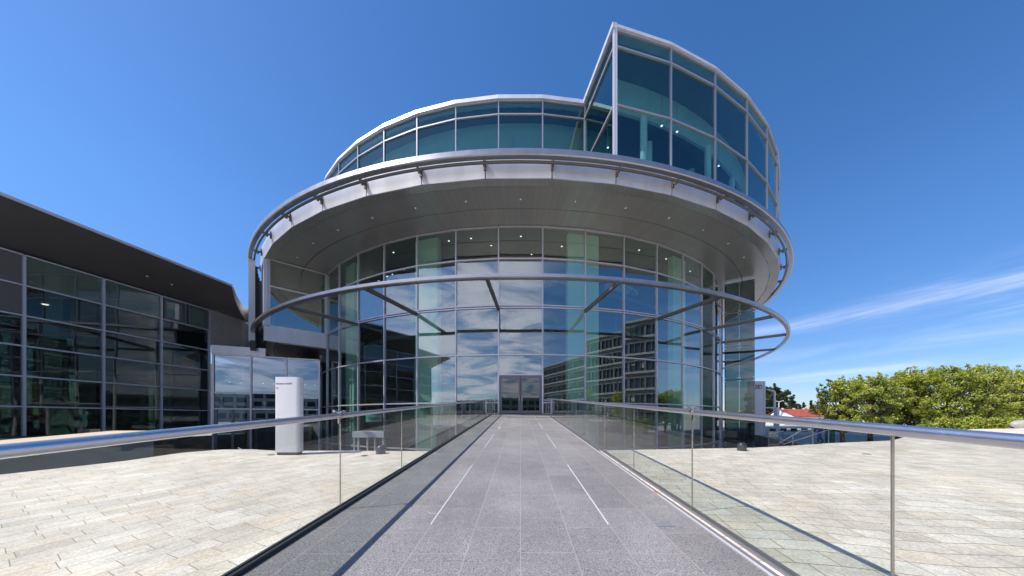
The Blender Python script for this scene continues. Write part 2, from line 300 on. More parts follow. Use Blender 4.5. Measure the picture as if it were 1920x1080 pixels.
# ------------------------------------------------------------------ mesh helpers
class MB:
    def __init__(s): s.v = []; s.f = []; s.sm = False
    def add(s, vs, fs):
        b = len(s.v); s.v += [tuple(v) for v in vs]; s.f += [tuple(b+i for i in f) for f in fs]; return s
    def hexa(s, p):   # 8 points: bottom 4 (ccw) then top 4
        return s.add(p, [(3, 2, 1, 0), (4, 5, 6, 7), (0, 1, 5, 4), (1, 2, 6, 5), (2, 3, 7, 6), (3, 0, 4, 7)])
    def box(s, x0, x1, y0, y1, z0, z1):
        return s.hexa([(x0, y0, z0), (x1, y0, z0), (x1, y1, z0), (x0, y1, z0), (x0, y0, z1), (x1, y0, z1), (x1, y1, z1), (x0, y1, z1)])
    def beam(s, a, b, w_, h, up=(0, 0, 1)):   # box along a->b, width w_ (horizontal), height h, centred
        a = Vector(a); b = Vector(b); d = (b-a).normalized(); up = Vector(up)
        if abs(d.dot(up)) > 0.99: up = Vector((1, 0, 0))
        sd_ = d.cross(up).normalized()*w_/2; u = sd_.cross(d).normalized()*h/2
        P = [a-sd_-u, a+sd_-u, b+sd_-u, b-sd_-u, a-sd_+u, a+sd_+u, b+sd_+u, b-sd_+u]
        return s.hexa(P)
    def slab(s, a, b, z0, z1, th):            # vertical panel between plan points a,b with thickness th
        a = Vector((a[0], a[1])); b = Vector((b[0], b[1])); d = (b-a).normalized(); n = Vector((d.y, -d.x))*th/2
        q = [a-n, b-n, b+n, a+n]
        return s.hexa([(p.x, p.y, z0) for p in q]+[(p.x, p.y, z1) for p in q])
    def tube(s, pts, r, seg=10, cap=True):
        pts = [Vector(p) for p in pts]; rings = []
        for i, p in enumerate(pts):
            d = (pts[min(i+1, len(pts)-1)]-pts[max(i-1, 0)]).normalized()
            up = Vector((0, 0, 1)) if abs(d.z) < 0.95 else Vector((1, 0, 0))
            x = d.cross(up).normalized(); y = x.cross(d).normalized(); rr = r[i] if isinstance(r, (list, tuple)) else r
            rings.append([p+x*math.cos(2*PI*k/seg)*rr+y*math.sin(2*PI*k/seg)*rr for k in range(seg)])
        b = len(s.v)
        for q in rings: s.v += [tuple(v) for v in q]
        for i in range(len(rings)-1):
            for k in range(seg):
                s.f.append((b+i*seg+k, b+i*seg+(k+1) % seg, b+(i+1)*seg+(k+1) % seg, b+(i+1)*seg+k))
        if cap:
            s.f.append(tuple(b+k for k in reversed(range(seg)))); s.f.append(tuple(b+(len(rings)-1)*seg+k for k in range(seg)))
        return s
    def lathe(s, prof, seg=24, c=(0, 0, 0)):
        b = len(s.v)
        for r, z in prof:
            for k in range(seg): s.v.append((c[0]+r*math.cos(2*PI*k/seg), c[1]+r*math.sin(2*PI*k/seg), c[2]+z))
        for i in range(len(prof)-1):
            for k in range(seg): s.f.append((b+i*seg+k, b+i*seg+(k+1) % seg, b+(i+1)*seg+(k+1) % seg, b+(i+1)*seg+k))
        s.f.append(tuple(b+k for k in reversed(range(seg)))); s.f.append(tuple(b+(len(prof)-1)*seg+k for k in range(seg)))
        return s
    def prism(s, poly, z0, z1):
        n = len(poly); b = len(s.v)
        s.v += [(x, y, z0) for x, y in poly]+[(x, y, z1) for x, y in poly]
        s.f.append(tuple(b+i for i in reversed(range(n)))); s.f.append(tuple(b+n+i for i in range(n)))
        for i in range(n): s.f.append((b+i, b+(i+1) % n, b+n+(i+1) % n, b+n+i))
        return s
    def sweep(s, section, thetas, closed=False):   # section: list (R,z) ccw; swept about building axis
        b = len(s.v); n = len(section)
        for th in thetas:
            for r, z in section: s.v.append((r*math.sin(th), CY-r*math.cos(th), z))
        m = len(thetas)
        for i in range(m if closed else m-1):
            j = (i+1) % m
            for k in range(n):
                k2 = (k+1) % n; s.f.append((b+i*n+k, b+j*n+k, b+j*n+k2, b+i*n+k2))
        if not closed:
            s.f.append(tuple(b+k for k in range(n))); s.f.append(tuple(b+(m-1)*n+k for k in reversed(range(n))))
        return s
def obj(name, mb, m, parent=None, smooth=False, bevel=0, local=False, autos=None):
    me = bpy.data.meshes.new(name)
    me.from_pydata(mb.v, [], mb.f)
    bm = bmesh.new(); bm.from_mesh(me); bmesh.ops.recalc_face_normals(bm, faces=bm.faces)
    # keep object origin shift for textures: geometry is in world metres
    bm.to_mesh(me); bm.free()
    me.materials.append(M[m] if isinstance(m, str) else m)
    o = bpy.data.objects.new(name, me); COL.objects.link(o)
    if smooth or autos:
        me.polygons.foreach_set('use_smooth', [True]*len(me.polygons))
        if autos: me.set_sharp_from_angle(angle=R_(autos))
    if parent:
        o.parent = parent
        if parent.type == 'EMPTY' and not local: o.location = -parent.location
    if bevel:
        bv = o.modifiers.new('bevel', 'BEVEL'); bv.width = bevel; bv.segments = 2; bv.limit_method = 'ANGLE'
    return o
def tag(o, label=None, cat=None, group=None, kind=None):
    if label: o['label'] = label
    if cat: o['category'] = cat
    if group: o['group'] = group
    if kind: o['kind'] = kind
    return o
def thing(name, label, cat, loc=(0, 0, 0), group=None):
    o = bpy.data.objects.new(name, None); COL.objects.link(o); o.location = loc; o.empty_display_size = 0.3
    return tag(o, label, cat, group)
def copy_tree(o, parent=None):
    c = o.copy(); COL.objects.link(c); c.parent = parent
    for ch in [x for x in bpy.data.objects if x.parent == o]: copy_tree(ch, c)
    return c
def text(name, body, size, loc, rot, m, parent, shear=0.0, ext=0.003, off=0.0, align='LEFT', width=None):
    cu = bpy.data.curves.new(name, 'FONT'); cu.body = body; cu.size = size; cu.extrude = ext; cu.shear = shear; cu.offset = off; cu.align_x = align
    t = bpy.data.objects.new(name, cu); COL.objects.link(t)
    dg = bpy.context.evaluated_depsgraph_get(); me = bpy.data.meshes.new_from_object(t.evaluated_get(dg)); bpy.data.objects.remove(t)
    me.materials.clear(); me.materials.append(M[m])
    if width:
        xs = [v.co.x for v in me.vertices]; k = width/(max(xs)-min(xs))
        for v in me.vertices: v.co.x *= k
    o = bpy.data.objects.new(name, me); COL.objects.link(o)
    Mw = Matrix.Translation(loc) @ rot.to_4x4()
    if parent:
        o.parent = parent; pl = Vector((0, 0, 0)); q = parent
        while q: pl += q.location; q = q.parent
        Mw = Matrix.Translation(-pl) @ Mw
    o.matrix_local = Mw
    return o
def P(th, r, z=None):
    x, y = r*math.sin(th), CY-r*math.cos(th)
    return (x, y) if z is None else (x, y, z)
def sy(Y): return 0.07*max(Y, -6.0)         # the forecourt and bridge rise 7 % towards the building

# ------------------------------------------------------------------ setting: ground, forecourt, moat
FRONT = [(-8.63, 5.31), (-7.97, 6.39), (-7.8, 7.36), (-7.3, 7.8), (-6.6, 7.85), (-5.78, 7.63), (-4.56, 7.65), (-2.98, 7.60), (-2.06, 7.60), (1.95, 7.66), (2.13, 7.7), (5.9, 8.09), (7.04, 8.39),
         (8.54, 8.86), (10.9, 9.4), (11.7, 9.87), (12.3, 10.25), (13.1, 10.5), (15.2, 11.6), (18.0, 12.7), (24.0, 13.4), (62.0, 14.5)]
LEFT = [(-60.0, -14.0), (-14.0, -1.5), (-10.6, 2.0), (-9.4, 3.9)]
def fill_poly(loops):
    bm = bmesh.new(); es = []
    for lp in loops:
        vs = [bm.verts.new((x, y, 0)) for x, y in lp]
        for i in range(len(vs)): es.append(bm.edges.new((vs[i], vs[(i+1) % len(vs)])))
    bmesh.ops.triangle_fill(bm, edges=es, use_beauty=True)
    return bm
def plaza():
    outline = LEFT+FRONT+[(62.0, -60.0), (-60.0, -60.0)]
    outline = outline
    bm = fill_poly([outline])
    # split at the grade break
    g = bm.verts[:]+bm.edges[:]+bm.faces[:]
    bmesh.ops.bisect_plane(bm, geom=g, plane_co=(0, -6, 0), plane_no=(0, 1, 0))
    g = bm.verts[:]+bm.edges[:]+bm.faces[:]
    bmesh.ops.bisect_plane(bm, geom=g, plane_co=(0, 0, 0), plane_no=(1, 0, 0))
    for v in bm.verts: v.co.z = sy(v.co.y)
    bmesh.ops.recalc_face_normals(bm, faces=bm.faces)
    for f in bm.faces:
        if f.normal.z < 0: f.normal_flip()
    # side walls down to the moat
    be = [e for e in bm.edges if len(e.link_faces) == 1]
    r = bmesh.ops.extrude_edge_only(bm, edges=be)
    for v in [x for x in r['geom'] if isinstance(x, bmesh.types.BMVert)]: v.co.z = -2.45
    bmesh.ops.recalc_face_normals(bm, faces=bm.faces)
    me = bpy.data.meshes.new('plaza_paving'); bm.to_mesh(me); bm.free()
    me.materials.append(M['plaza_stone']); me.materials.append(M['concrete']); me.materials.append(M['plaza_stone_right'])
    for p in me.polygons: p.material_index = (2 if p.center.x > 0 else 0) if abs(p.normal.z) > 0.5 else 1
    o = bpy.data.objects.new('plaza_paving', me); COL.objects.link(o); tag(o, kind='structure'); return o
plaza()
# wide ground with a hole for the sunken level
MOAT = [(-60, -14.3), (-14, -1.8), (-8.4, 5.0), (13.2, 10.3), (17.5, 17.5), (21.5, 27.0), (25.5, 34.5), (30, 44), (25, 70), (-25, 72), (-34, 50), (-32, 29), (-28.0, 21.5), (-21.5, 15.0), (-15.8, 9.7), (-13.6, 3.5), (-20, -1), (-60, -12)]
def ground():
    big = [(-3000, -3000), (3000, -3000), (3000, 3000), (-3000, 3000)]
    bm = fill_poly([big, MOAT])
    for v in bm.verts: v.co.z = -0.45
    hole = set((round(x, 3), round(y, 3)) for x, y in MOAT)
    bmesh.ops.recalc_face_normals(bm, faces=bm.faces)
    for f in bm.faces:
        if f.normal.z < 0: f.normal_flip()
    be = [e for e in bm.edges if len(e.link_faces) == 1 and all(abs(v.co.x) < 100 for v in e.verts)]
    r = bmesh.ops.extrude_edge_only(bm, edges=be)
    for v in [x for x in r['geom'] if isinstance(x, bmesh.types.BMVert)]: v.co.z = -2.5
    me = bpy.data.meshes.new('ground'); bm.to_mesh(me); bm.free()
    me.materials.append(M['far_paving']); me.materials.append(M['concrete'])
    for p in me.polygons: p.material_index = 0 if abs(p.normal.z) > 0.5 else 1
    o = bpy.data.objects.new('ground', me); COL.objects.link(o); tag(o, kind='structure')
ground()
tag(obj('sunken_yard_floor', MB().prism([(-60, -16), (-14, -4), (14, 6), (34, 30), (34, 75), (-38, 75), (-38, 25), (-60, -10)], -2.6, -2.45), 'moat'), kind='structure')
# dark slate apron on the right in front of the building
tag(obj('slate_paving', MB().prism([(13.4, 10.8), (15.2, 11.9), (18, 13.0), (24, 13.8), (27, 18), (36, 29), (46, 33), (46, 36.5), (26.5, 34.5), (22.2, 27.0), (18.1, 17.5)], -0.60, -0.44), 'moat'), kind='structure')
# stone-topped retaining wall beyond the sunken yard on the left
rw = thing('retaining_wall', 'sloping concrete retaining wall with a sandy stone top, left of the sunken yard', 'wall', (-14, 6, -2.4))
def wsl(x0, x1, y0, y1, h0, h1): return MB().hexa([(x0, y0, h0 if h0 < -1 else sy(y0)+h0), (x1, y0, h0 if h0 < -1 else sy(y0)+h0), (x1, y1, h0 if h0 < -1 else sy(y1)+h0), (x0, y1, h0 if h0 < -1 else sy(y1)+h0), (x0, y0, sy(y0)+h1), (x1, y0, sy(y0)+h1), (x1, y1, sy(y1)+h1), (x0, y1, sy(y1)+h1)])
obj('wall_body', wsl(-14.75, -13.3, 3.0, 11.6, -2.4, -0.02), 'concrete', rw)
obj('coping', wsl(-14.8, -13.2, 2.95, 11.65, -0.016, 0.05), 'sand_top', rw)
# raised terrace before the hall on the left
tag(obj('terrace_paving', MB().prism([(-15.9, 9.6), (-13.8, 3.2), (-60, -11), (-60, 18.0), (-29.2, 18.4), (-27.9, 26), (-28.2, 21.6), (-21.6, 15.1)], -0.44, 0.22), 'plaza_stone'), kind='structure')

# ------------------------------------------------------------------ footbridge
XL, XR = -2.05, 1.94
Y0, Y1 = -2.5, 23.30
br = thing('footbridge', 'grey granite footbridge with a light strip down each side, rising to the glass entrance', 'footbridge', (0, 8, 0))
def incl(mb, x0, x1, y0, y1, h0, h1):   # box following the slope
    return mb.hexa([(x0, y0, sy(y0)+h0), (x1, y0, sy(y0)+h0), (x1, y1, sy(y1)+h0), (x0, y1, sy(y1)+h0),
                    (x0, y0, sy(y0)+h1), (x1, y0, sy(y0)+h1), (x1, y1, sy(y1)+h1), (x0, y1, sy(y1)+h1)])
obj('deck', incl(MB(), XL+0.02, XR-0.14, Y0, Y1, -0.35, 0.008), 'deck_stone', br)
obj('edge_strip', incl(MB(), XR-0.137, XR-0.118, Y0, Y1, -0.2, 0.012), 'white_strip', br)
obj('drain_channel', incl(MB(), XR-0.115, XR-0.068, Y0, Y1, -0.2, 0.004), 'channel', br)
obj('side_beam', incl(incl(MB(), XL-0.10, XL-0.05, Y0, Y1, -0.5, 0.015), XR+0.005, XR+0.07, Y0, Y1, -0.5, 0.012), 'channel', br)
for sx in (-0.905, 0.885):
    for k in range(8):
        ya = 3.22+4.85*k
        if ya+2.8 > Y1: break
        m_ = MB(); incl(m_, sx-0.007, sx+0.007, ya, ya+2.8, 0.0, 0.0115); obj('light_strip', m_, 'white_strip', br)
obj('access_plate', incl(MB(), 0.565*1.36*1.0+0.60, 0.565*1.36+0.60+0.165, 3.165, 3.26, 0, 0.0135), 'plate', br)
# crumpled leaf and scrap of paper
lf = MB(); lx, ly = (1231-976)/(926-743)*1.3, 780/(926-743)
for k in range(9):
    a = k*0.7; q = Vector((lx+0.016*math.cos(a), ly+0.016*math.sin(a), sy(ly)+0.012+0.006*(k % 3)))
    lf.add([q, q+Vector((0.022*math.cos(a+1), 0.022*math.sin(a+1), 0.012)), q+Vector((0.0, 0.02, 0.016)), q+Vector((-0.014, 0.006, 0.02))], [(0, 1, 2, 3)])
tag(obj('fallen_leaf', lf, 'leaf_orange'), 'small crumpled orange leaf lying on the granite near the right rail', 'leaf')
px_, py_ = (938-976)/(804-743)*1.3, 780/(804-743)
pp = MB().lathe([(0.05, 0.0), (0.075, 0.012), (0.06, 0.03), (0.02, 0.034)], 9, (px_, py_, sy(py_)+0.008))
tag(obj('paper_scrap', pp, 'paper'), 'pale scrap of paper on the bridge deck before the doors', 'paper scrap')

def balustrade(side, xk, rail_h, label, joints, clampY):
    t = thing('glass_balustrade', label, 'balustrade', (xk, 8, sy(8)), 'glass balustrades along the footbridge')
    inner = 1 if side < 0 else -1
    # base shoe
    sh = MB(); incl(sh, min(xk, xk+inner*0.03), max(xk, xk+inner*0.03), Y0, Y1-0.15, -0.02, 0.045 if side < 0 else 0.022)
    incl(sh, min(xk-inner*0.045, xk-inner*0.022), max(xk-inner*0.045, xk-inner*0.022), Y0, Y1-0.15, -0.02, 0.045 if side < 0 else 0.022)
    obj('base_channel', sh, 'dark_metal' if side < 0 else 'channel', t)
    ys = joints
    for a, b_ in zip(ys[:-1], ys[1:]):
        g = MB(); incl(g, xk-0.018, xk-0.006, a+0.005, b_-0.005, 0.0, rail_h-0.02)
        p = obj('glass_panel', g, 'glass_rail', t)
    for a in ys[1:-1]:
        e = MB(); incl(e, xk-0.0185, xk-0.0055, a-0.004, a+0.004, 0.03, rail_h-0.02); obj('joint_seal', e, 'clamp_steel', t)
    pts = [(xk-0.012, y, sy(y)+rail_h) for y in (Y0, 1, 6, 12, 18, Y1-0.1)]
    obj('handrail', MB().tube(pts, 0.030, 20), 'steel', t, autos=50)
    for cy in clampY:
        z = sy(cy)+rail_h
        c = MB().tube([(xk-0.012, cy-0.022, z), (xk-0.012, cy+0.022, z)], 0.037, 18)
        c.beam((xk-0.012, cy, z-0.03), (xk-0.012, cy, z-0.09), 0.03, 0.02)
        for d in (-1, 1):
            c.tube([(xk-0.012, cy+d*0.03, z+0.042), (xk-0.012, cy+d*0.09, z+0.047)], 0.008, 8)
            c.tube([(xk-0.012, cy+d*0.085, z+0.047), (xk-0.012, cy+d*0.11, z+0.047)], 0.015, 8)
        obj('rail_clamp', c, 'clamp_steel', t, smooth=False)
    return t
def yj(x, X_): return 600*abs(X_)/abs(x-976)
jl = [Y0, yj(640, XL)]
while jl[-1] < Y1-2.0: jl.append(jl[-1]+1.89)
jl.append(Y1-0.15)
jr = [Y0, yj(1678, XR), yj(1300, XR), yj(1190, XR)]
while jr[-1] < Y1-2.0: jr.append(jr[-1]+1.89)
jr.append(Y1-0.15)
balustrade(-1, XL, 1.08, 'frameless glass balustrade with steel handrail along the left edge of the footbridge', jl, [jl[1]-0.02, jl[1]+1.89*6])
balustrade(1, XR, 1.125, 'frameless glass balustrade with steel handrail along the right edge of the footbridge', jr, [jr[2]-0.02, jr[2]+1.89*6])
# gate posts at the far end of the bridge
for s_, lab in ((-1, 'short railing gate left of the grey entrance doors at the bridge end'), (1, 'short railing gate right of the grey entrance doors at the bridge end')):
    xa = XL-0.35 if s_ < 0 else XR+0.35; xb = -1.72 if s_ < 0 else 1.72; yy = Y1-0.35; zb = sy(yy)
    t = thing('railing_gate', lab, 'railing', ((xa+xb)/2, yy, zb))
    obj('post', MB().beam((xa, yy, zb-0.4), (xa, yy, zb+1.02), 0.07, 0.05), 'alu_frame', t)
    obj('top_rail', MB().beam((xa, yy, zb+1.02), (xb, yy, zb+1.02), 0.05, 0.05), 'alu_frame', t)
    obj('bottom_rail', MB().beam((xa, yy, zb+0.06), (xb, yy, zb+0.06), 0.05, 0.04), 'alu_frame', t)
    bb = MB()
    for k in range(1, 5):
        xx = xa+(xb-xa)*k/5; bb.beam((xx, yy, zb+0.06), (xx, yy, zb+1.0), 0.018, 0.018)
    obj('bars', bb, 'alu_frame', t)

# ------------------------------------------------------------------ museum rotunda
RF, PH = 26.5, 2*PI/52
RT, PT = 31.35, 2*PI/51
TH0 = 1.5*PH
z_ = lambda H: H+EYE
mus = thing('museum_rotunda', 'round glass museum with a projecting silver roof disc and raised glass box at its right', 'museum', (0, CY, -2.4))
def glaze(name, a, b, zs, gm, fm, parent, fw=0.095, fd=0.16, first=True, last=False, jit=0.0038, tw=0.10, skip=(), wide=()):
    """one bay between plan points a and b: panes are one mesh, mullion and transoms its sub-part"""
    a = Vector(a); b = Vector(b); d = (b-a).normalized(); n = Vector((d.y, -d.x))
    g = MB()
    for i, (z0, z1) in enumerate(zip(zs[:-1], zs[1:])):
        if i in skip: continue
        ta, tb = random.uniform(-1, 1)*jit*2, random.uniform(-1, 1)*jit*2
        j0, j1, j2, j3 = -ta-tb, ta-tb, ta+tb, -ta+tb
        p = [a+n*j0, b+n*j1, b+n*j2, a+n*j3]; t_ = n*0.012
        g.hexa([(*(p[0]-t_), z0), (*(p[1]-t_), z0), (*(p[1]+t_), z0), (*(p[0]+t_), z0), (*(p[3]-t_), z1), (*(p[2]-t_), z1), (*(p[2]+t_), z1), (*(p[3]+t_), z1)])
    w_ = obj(name, g, gm, parent)
    f = MB()
    def mull(q):
        c = q+n*0.03; f.beam((c.x, c.y, zs[0]), (c.x, c.y, zs[-1]), fw, fd, up=(n.x, n.y, 0))
    if first: mull(a)
    if last: mull(b)
    a2 = a+d*fw/2; b2 = b-d*fw/2
    for i, z in enumerate(zs):
        h = tw*(2.2 if i in wide else 1.0)
        c0 = a2+n*0.045; c1 = b2+n*0.045
        if i in wide:
            f.beam((c0.x, c0.y, z-h*0.36), (c1.x, c1.y, z-h*0.36), fd*0.8, tw*0.8); f.beam((c0.x, c0.y, z+h*0.36), (c1.x, c1.y, z+h*0.36), fd*0.8, tw*0.8)
        else: f.beam((c0.x, c0.y, z), (c1.x, c1.y, z), fd*0.8, tw)
    obj('frame', f, fm, w_)
    return w_
rowsF = [z_(h) for h in (-3.7, -2.33, 1.17, 4.66, 8.17, 11.65, 13.97)]
for k in range(-9, 9):
    a = P((k-0.5)*PH, RF); b = P((k+0.5)*PH, RF)
    if k <= -7: glaze('facade_window', a, b, [z_(h) for h in (-3.7, -2.33, 1.17, 4.66, 6.65)], 'glass_facade', 'alu_frame', mus)
    elif k == 0:
        glaze('facade_window', a, b, [z_(3.2), z_(4.66), z_(8.17), z_(11.65), z_(13.97)], 'glass_facade', 'alu_frame', mus, wide=(2,))
        # jambs beside the door
        jb = MB()
        for q in (a, b): jb.beam((q[0], q[1]-0.03, -2.4), (q[0], q[1]-0.03, z_(3.2)), 0.12, 0.2, up=(0, 1, 0))
        obj('door_jamb', jb, 'alu_frame', mus)
        obj('window_below_bridge', MB().slab(a, b, -2.4, 1.2, 0.03), 'glass_facade', mus)
        yd = a[1]; zt = sy(Y1)+0.02; hd = z_(3.2)-0.06
        for s_, x0, x1 in ((-1, -1.50, -0.02), (1, 0.02, 1.50)):
            fr_ = MB(); w2 = 0.13
            fr_.box(x0, x0+w2, yd-0.06, yd+0.02, zt+0.02, hd); fr_.box(x1-w2, x1, yd-0.06, yd+0.02, zt+0.02, hd)
            fr_.box(x0+w2, x1-w2, yd-0.06, yd+0.02, hd-0.20, hd); fr_.box(x0+w2, x1-w2, yd-0.06, yd+0.02, zt+0.02, zt+0.24)
            dd = obj('entrance_door', fr_, 'door_grey', mus)
            obj('door_glass', MB().box(x0+w2, x1-w2, yd-0.03, yd-0.01, zt+0.24, hd-0.20), 'glass_hall', dd)
            xh = -0.11 if s_ < 0 else 0.11
            obj('handle', MB().tube([(xh, yd-0.11, zt+0.95), (xh, yd-0.11, zt+1.35)], 0.016, 8).tube([(xh, yd-0.06, zt+1.0), (xh, yd-0.11, zt+1.0)], 0.01, 6).tube([(xh, yd-0.06, zt+1.3), (xh, yd-0.11, zt+1.3)], 0.01, 6), 'steel', dd)
        obj('threshold', MB().box(-1.6, 1.6, yd-0.18, yd+0.1, zt-0.1, zt+0.03), 'dark_metal', mus)
    else: glaze('facade_window', a, b, rowsF, 'glass_facade', 'alu_frame', mus, wide=(4,), last=(k == 8))
# rear of the facade, closed
th_r = [8.5*PH+(2*PI-18.0*PH)*i/26 for i in range(27)]
obj('rear_wall', MB().sweep([(RF-0.3, -2.4), (RF, -2.4), (RF, z_(13.97)), (RF-0.3, z_(13.97))], th_r), 'alu', mus)
# soffit, fascia, roof
jt = [TH0+PT*k for k in range(-26, 25)]
full = jt
so_ = MB(); fine = [2*PI*i/156 for i in range(156)]
so_.sweep([(RF-0.15, z_(14.06)), (28.36, z_(14.06)), (28.36, z_(14.3)), (RF-0.15, z_(14.3))], fine, True)
so_.sweep([(28.42, z_(14.06)), (30.55, z_(14.06)), (30.55, z_(14.3)), (28.42, z_(14.3))], fine, True)
sof = obj('soffit', so_, 'soffit', mus)
for v in sof.data.vertices: v.co.y -= CY
sof.location = (0, CY-CY, 2.4)
sof.location = Vector((0, 0, 2.4))
obj('roof_deck', MB().lathe([(31.0, z_(14.3)), (31.0, z_(14.9))], 51, (0, CY, 0)), 'alu_dark', mus)
def ringseg(r0, z0, r1, z1, r2, z2, r3, z3, a, b):
    q = []
    for r, z in ((r0, z0), (r1, z1), (r2, z2), (r3, z3)): q.append((*P(a, r), z))
    s = []
    for r, z in ((r0, z0), (r1, z1), (r2, z2), (r3, z3)): s.append((*P(b, r), z))
    return MB().add(q+s, [(0, 1, 2, 3), (7, 6, 5, 4), (0, 4, 5, 1), (1, 5, 6, 2), (2, 6, 7, 3), (3, 7, 4, 0)])
def hid(th):   # centre angle wrapped to -pi..pi
    return (th+PI) % (2*PI)-PI
lipm = MB()
vis = [k for k in range(51) if -1.15 < hid(jt[k]+PT/2) < 1.5]
restf = MB()
for k in range(51):
    a, b = jt[k]+0.0010, jt[k]+PT-0.0010
    seg_ = ringseg(31.12, z_(13.90), RT, z_(13.90), RT+0.10, z_(15.0), 30.9, z_(15.0), a, b)
    lip = ringseg(30.6, z_(14.0), 30.6, z_(14.28), 31.10, z_(14.1), RT-0.02, z_(13.86), a-0.0009, b+0.0009)
    lipm.add(lip.v, lip.f)
    if k in vis: obj('fascia_panel', seg_, 'alu', mus)
    else: restf.add(seg_.v, seg_.f)
obj('rear_fascia', restf, 'alu', mus)
obj('fascia_lip', lipm, 'soffit', mus)
# roof ring with inner pipe and brackets
fine2 = [2*PI*i/204 for i in range(204)]
sec = [(32.0, z_(14.44)), (32.28, z_(14.44)), (32.33, z_(14.49)), (32.30, z_(14.80)), (32.24, z_(14.86)), (32.0, z_(14.86))]
obj('roof_ring', MB().sweep(sec, fine2, True), 'ring_metal', mus, autos=35)
obj('roof_ring_pipe', MB().sweep([(31.86+0.08*math.cos(a), z_(14.40)+0.08*math.sin(a)) for a in [k*PI/4 for k in range(8)]], fine2, True), 'bronze', mus, smooth=True)
for k in vis:
    a = jt[k]; tx = (math.cos(a), math.sin(a))
    b_ = MB()
    p0 = P(a, RT+0.02); p1 = P(a, 31.98)
    b_.beam((*p0, z_(14.55)), (*p1, z_(14.55)), 0.05, 0.16)
    b_.beam((*P(a, RT+0.10), z_(14.28)), (*P(a, RT+0.10), z_(14.82)), 0.14, 0.10, up=(math.sin(a), -math.cos(a), 0))
    b_.beam((*P(a, 31.62), z_(14.40)), (*P(a, 31.76), z_(14.40)), 0.12, 0.10)
    obj('ring_bracket', b_, 'bronze', mus)
for k in range(-8, 11):
    th = k*PH; c = P(th, 29.3)
    l_ = MB().lathe([(0.075, -0.012), (0.085, 0.0), (0.085, 0.03)], 12, (*c, z_(14.05)))
    l2 = MB().lathe([(0.05, -0.016), (0.05, -0.010)], 10, (*c, z_(14.05)))
    o = obj('downlight', l_, 'lamp_rim', mus); obj('lamp_glass', l2, 'lamp_soft', o)
# canopy ring and struts
secc = [(31.82, z_(7.80)), (32.06, z_(7.80)), (32.12, z_(7.86)), (32.12, z_(8.04)), (31.82, z_(8.04))]
ths = [-1.25+(1.65+1.25)*i/110 for i in range(111)]
th_c = [x for x in ths if x < 1.62]
obj('canopy_ring', MB().sweep(secc, th_c), 'ring_metal', mus, autos=20)
for k in range(-5, 7):
    a = -0.5*PH+2*PH*k
    if a < -0.75 or a > 1.55: continue
    r1 = RF+0.1 if a > -0.8 else RT+0.02
    s_ = MB().beam((*P(a, r1), z_(7.93)), (*P(a, 31.84), z_(7.93)), 0.15, 0.22)
    st_ = obj('canopy_strut', s_, 'bronze', mus)
    obj('strut_edge', MB().beam((*P(a, r1+0.05), z_(8.05)), (*P(a, 31.8), z_(8.05)), 0.19, 0.02), 'ring_metal', st_)

# left wing: closed gallery volume held over the yard
aw = -6.5*PH
pin, pout = P(aw, RF+0.10), P(aw-0.004, RT-0.35)
wf = MB()
dW = (Vector(pout)-Vector(pin)).normalized()
q0 = Vector(pin)+dW*0.02; q1 = Vector(pout)-dW*0.02
gw = glaze('gallery_window', q0[:], q1[:], [z_(8.15), z_(11.62), z_(13.95)], 'glass_facade', 'alu', mus, fw=0.16, first=True, last=True, tw=0.12)
obj('gallery_base_panel', MB().slab(q0[:], P(aw-0.004, RT), z_(6.78), z_(8.07), 0.22), 'alu', mus)
obj('gallery_end_column', MB().slab(P(aw-0.004, RT-0.27), P(aw-0.004, RT+0.02), z_(8.09), z_(13.95), 0.26), 'alu', mus)
thw = [aw-0.006-(1.5)*i/22 for i in range(23)]
obj('gallery_outer_wall', MB().sweep([(RT-0.30, z_(6.8)), (RT, z_(6.8)), (RT, z_(13.85)), (RT-0.30, z_(13.85))], thw), 'dark_metal', mus)
obj('gallery_inner_wall', MB().sweep([(RF-0.2, z_(6.9)), (RF, z_(6.9)), (RF, z_(13.9)), (RF-0.2, z_(13.9))], thw), 'concrete_int', mus)
ulm = MB().sweep([(RF+0.02, z_(6.72)), (28.4, z_(6.72)), (28.4, z_(6.9)), (RF+0.02, z_(6.9))], thw)
ulm.sweep([(28.46, z_(6.72)), (30.4, z_(6.72)), (30.4, z_(6.9)), (28.46, z_(6.9))], thw)
ulm.sweep([(30.46, z_(6.72)), (RT-0.31, z_(6.74)), (RT-0.31, z_(6.9)), (30.46, z_(6.9))], thw)
us = obj('gallery_underside', ulm, 'soffit', mus)
obj('gallery_floor', MB().sweep([(RF+0.05, z_(6.92)), (RT-0.32, z_(6.92)), (RT-0.32, z_(8.0)), (RF+0.05, z_(8.0))], thw), 'int_floor', mus)
tsn = [-0.875-1.0*i/16 for i in range(17)]
obj('sun_screen', MB().sweep([(32.02, z_(7.0)), (32.18, z_(7.0)), (32.18, z_(14.38)), (32.02, z_(14.38))], tsn[:2]), 'alu', mus)
fins = MB()
for i in range(9):
    a = -0.90-0.03*i; fins.beam((*P(a, 31.8), z_(6.9)), (*P(a, 31.8), z_(14.3)), 0.05, 0.34, up=(math.sin(a), -math.cos(a), 0))
obj('screen_fins', fins, 'dark_metal', mus)
obj('screen_foot', MB().sweep([(31.75, z_(6.15)), (32.15, z_(6.15)), (32.15, z_(7.0)), (31.75, z_(7.0))], [-0.845-0.03*i for i in range(13)]), 'dark_metal', mus)
obj('screen_column', MB().slab(P(-0.862, 31.80), P(-0.862, 32.26), z_(7.0), z_(14.42), 0.16), 'white_panel', mus)

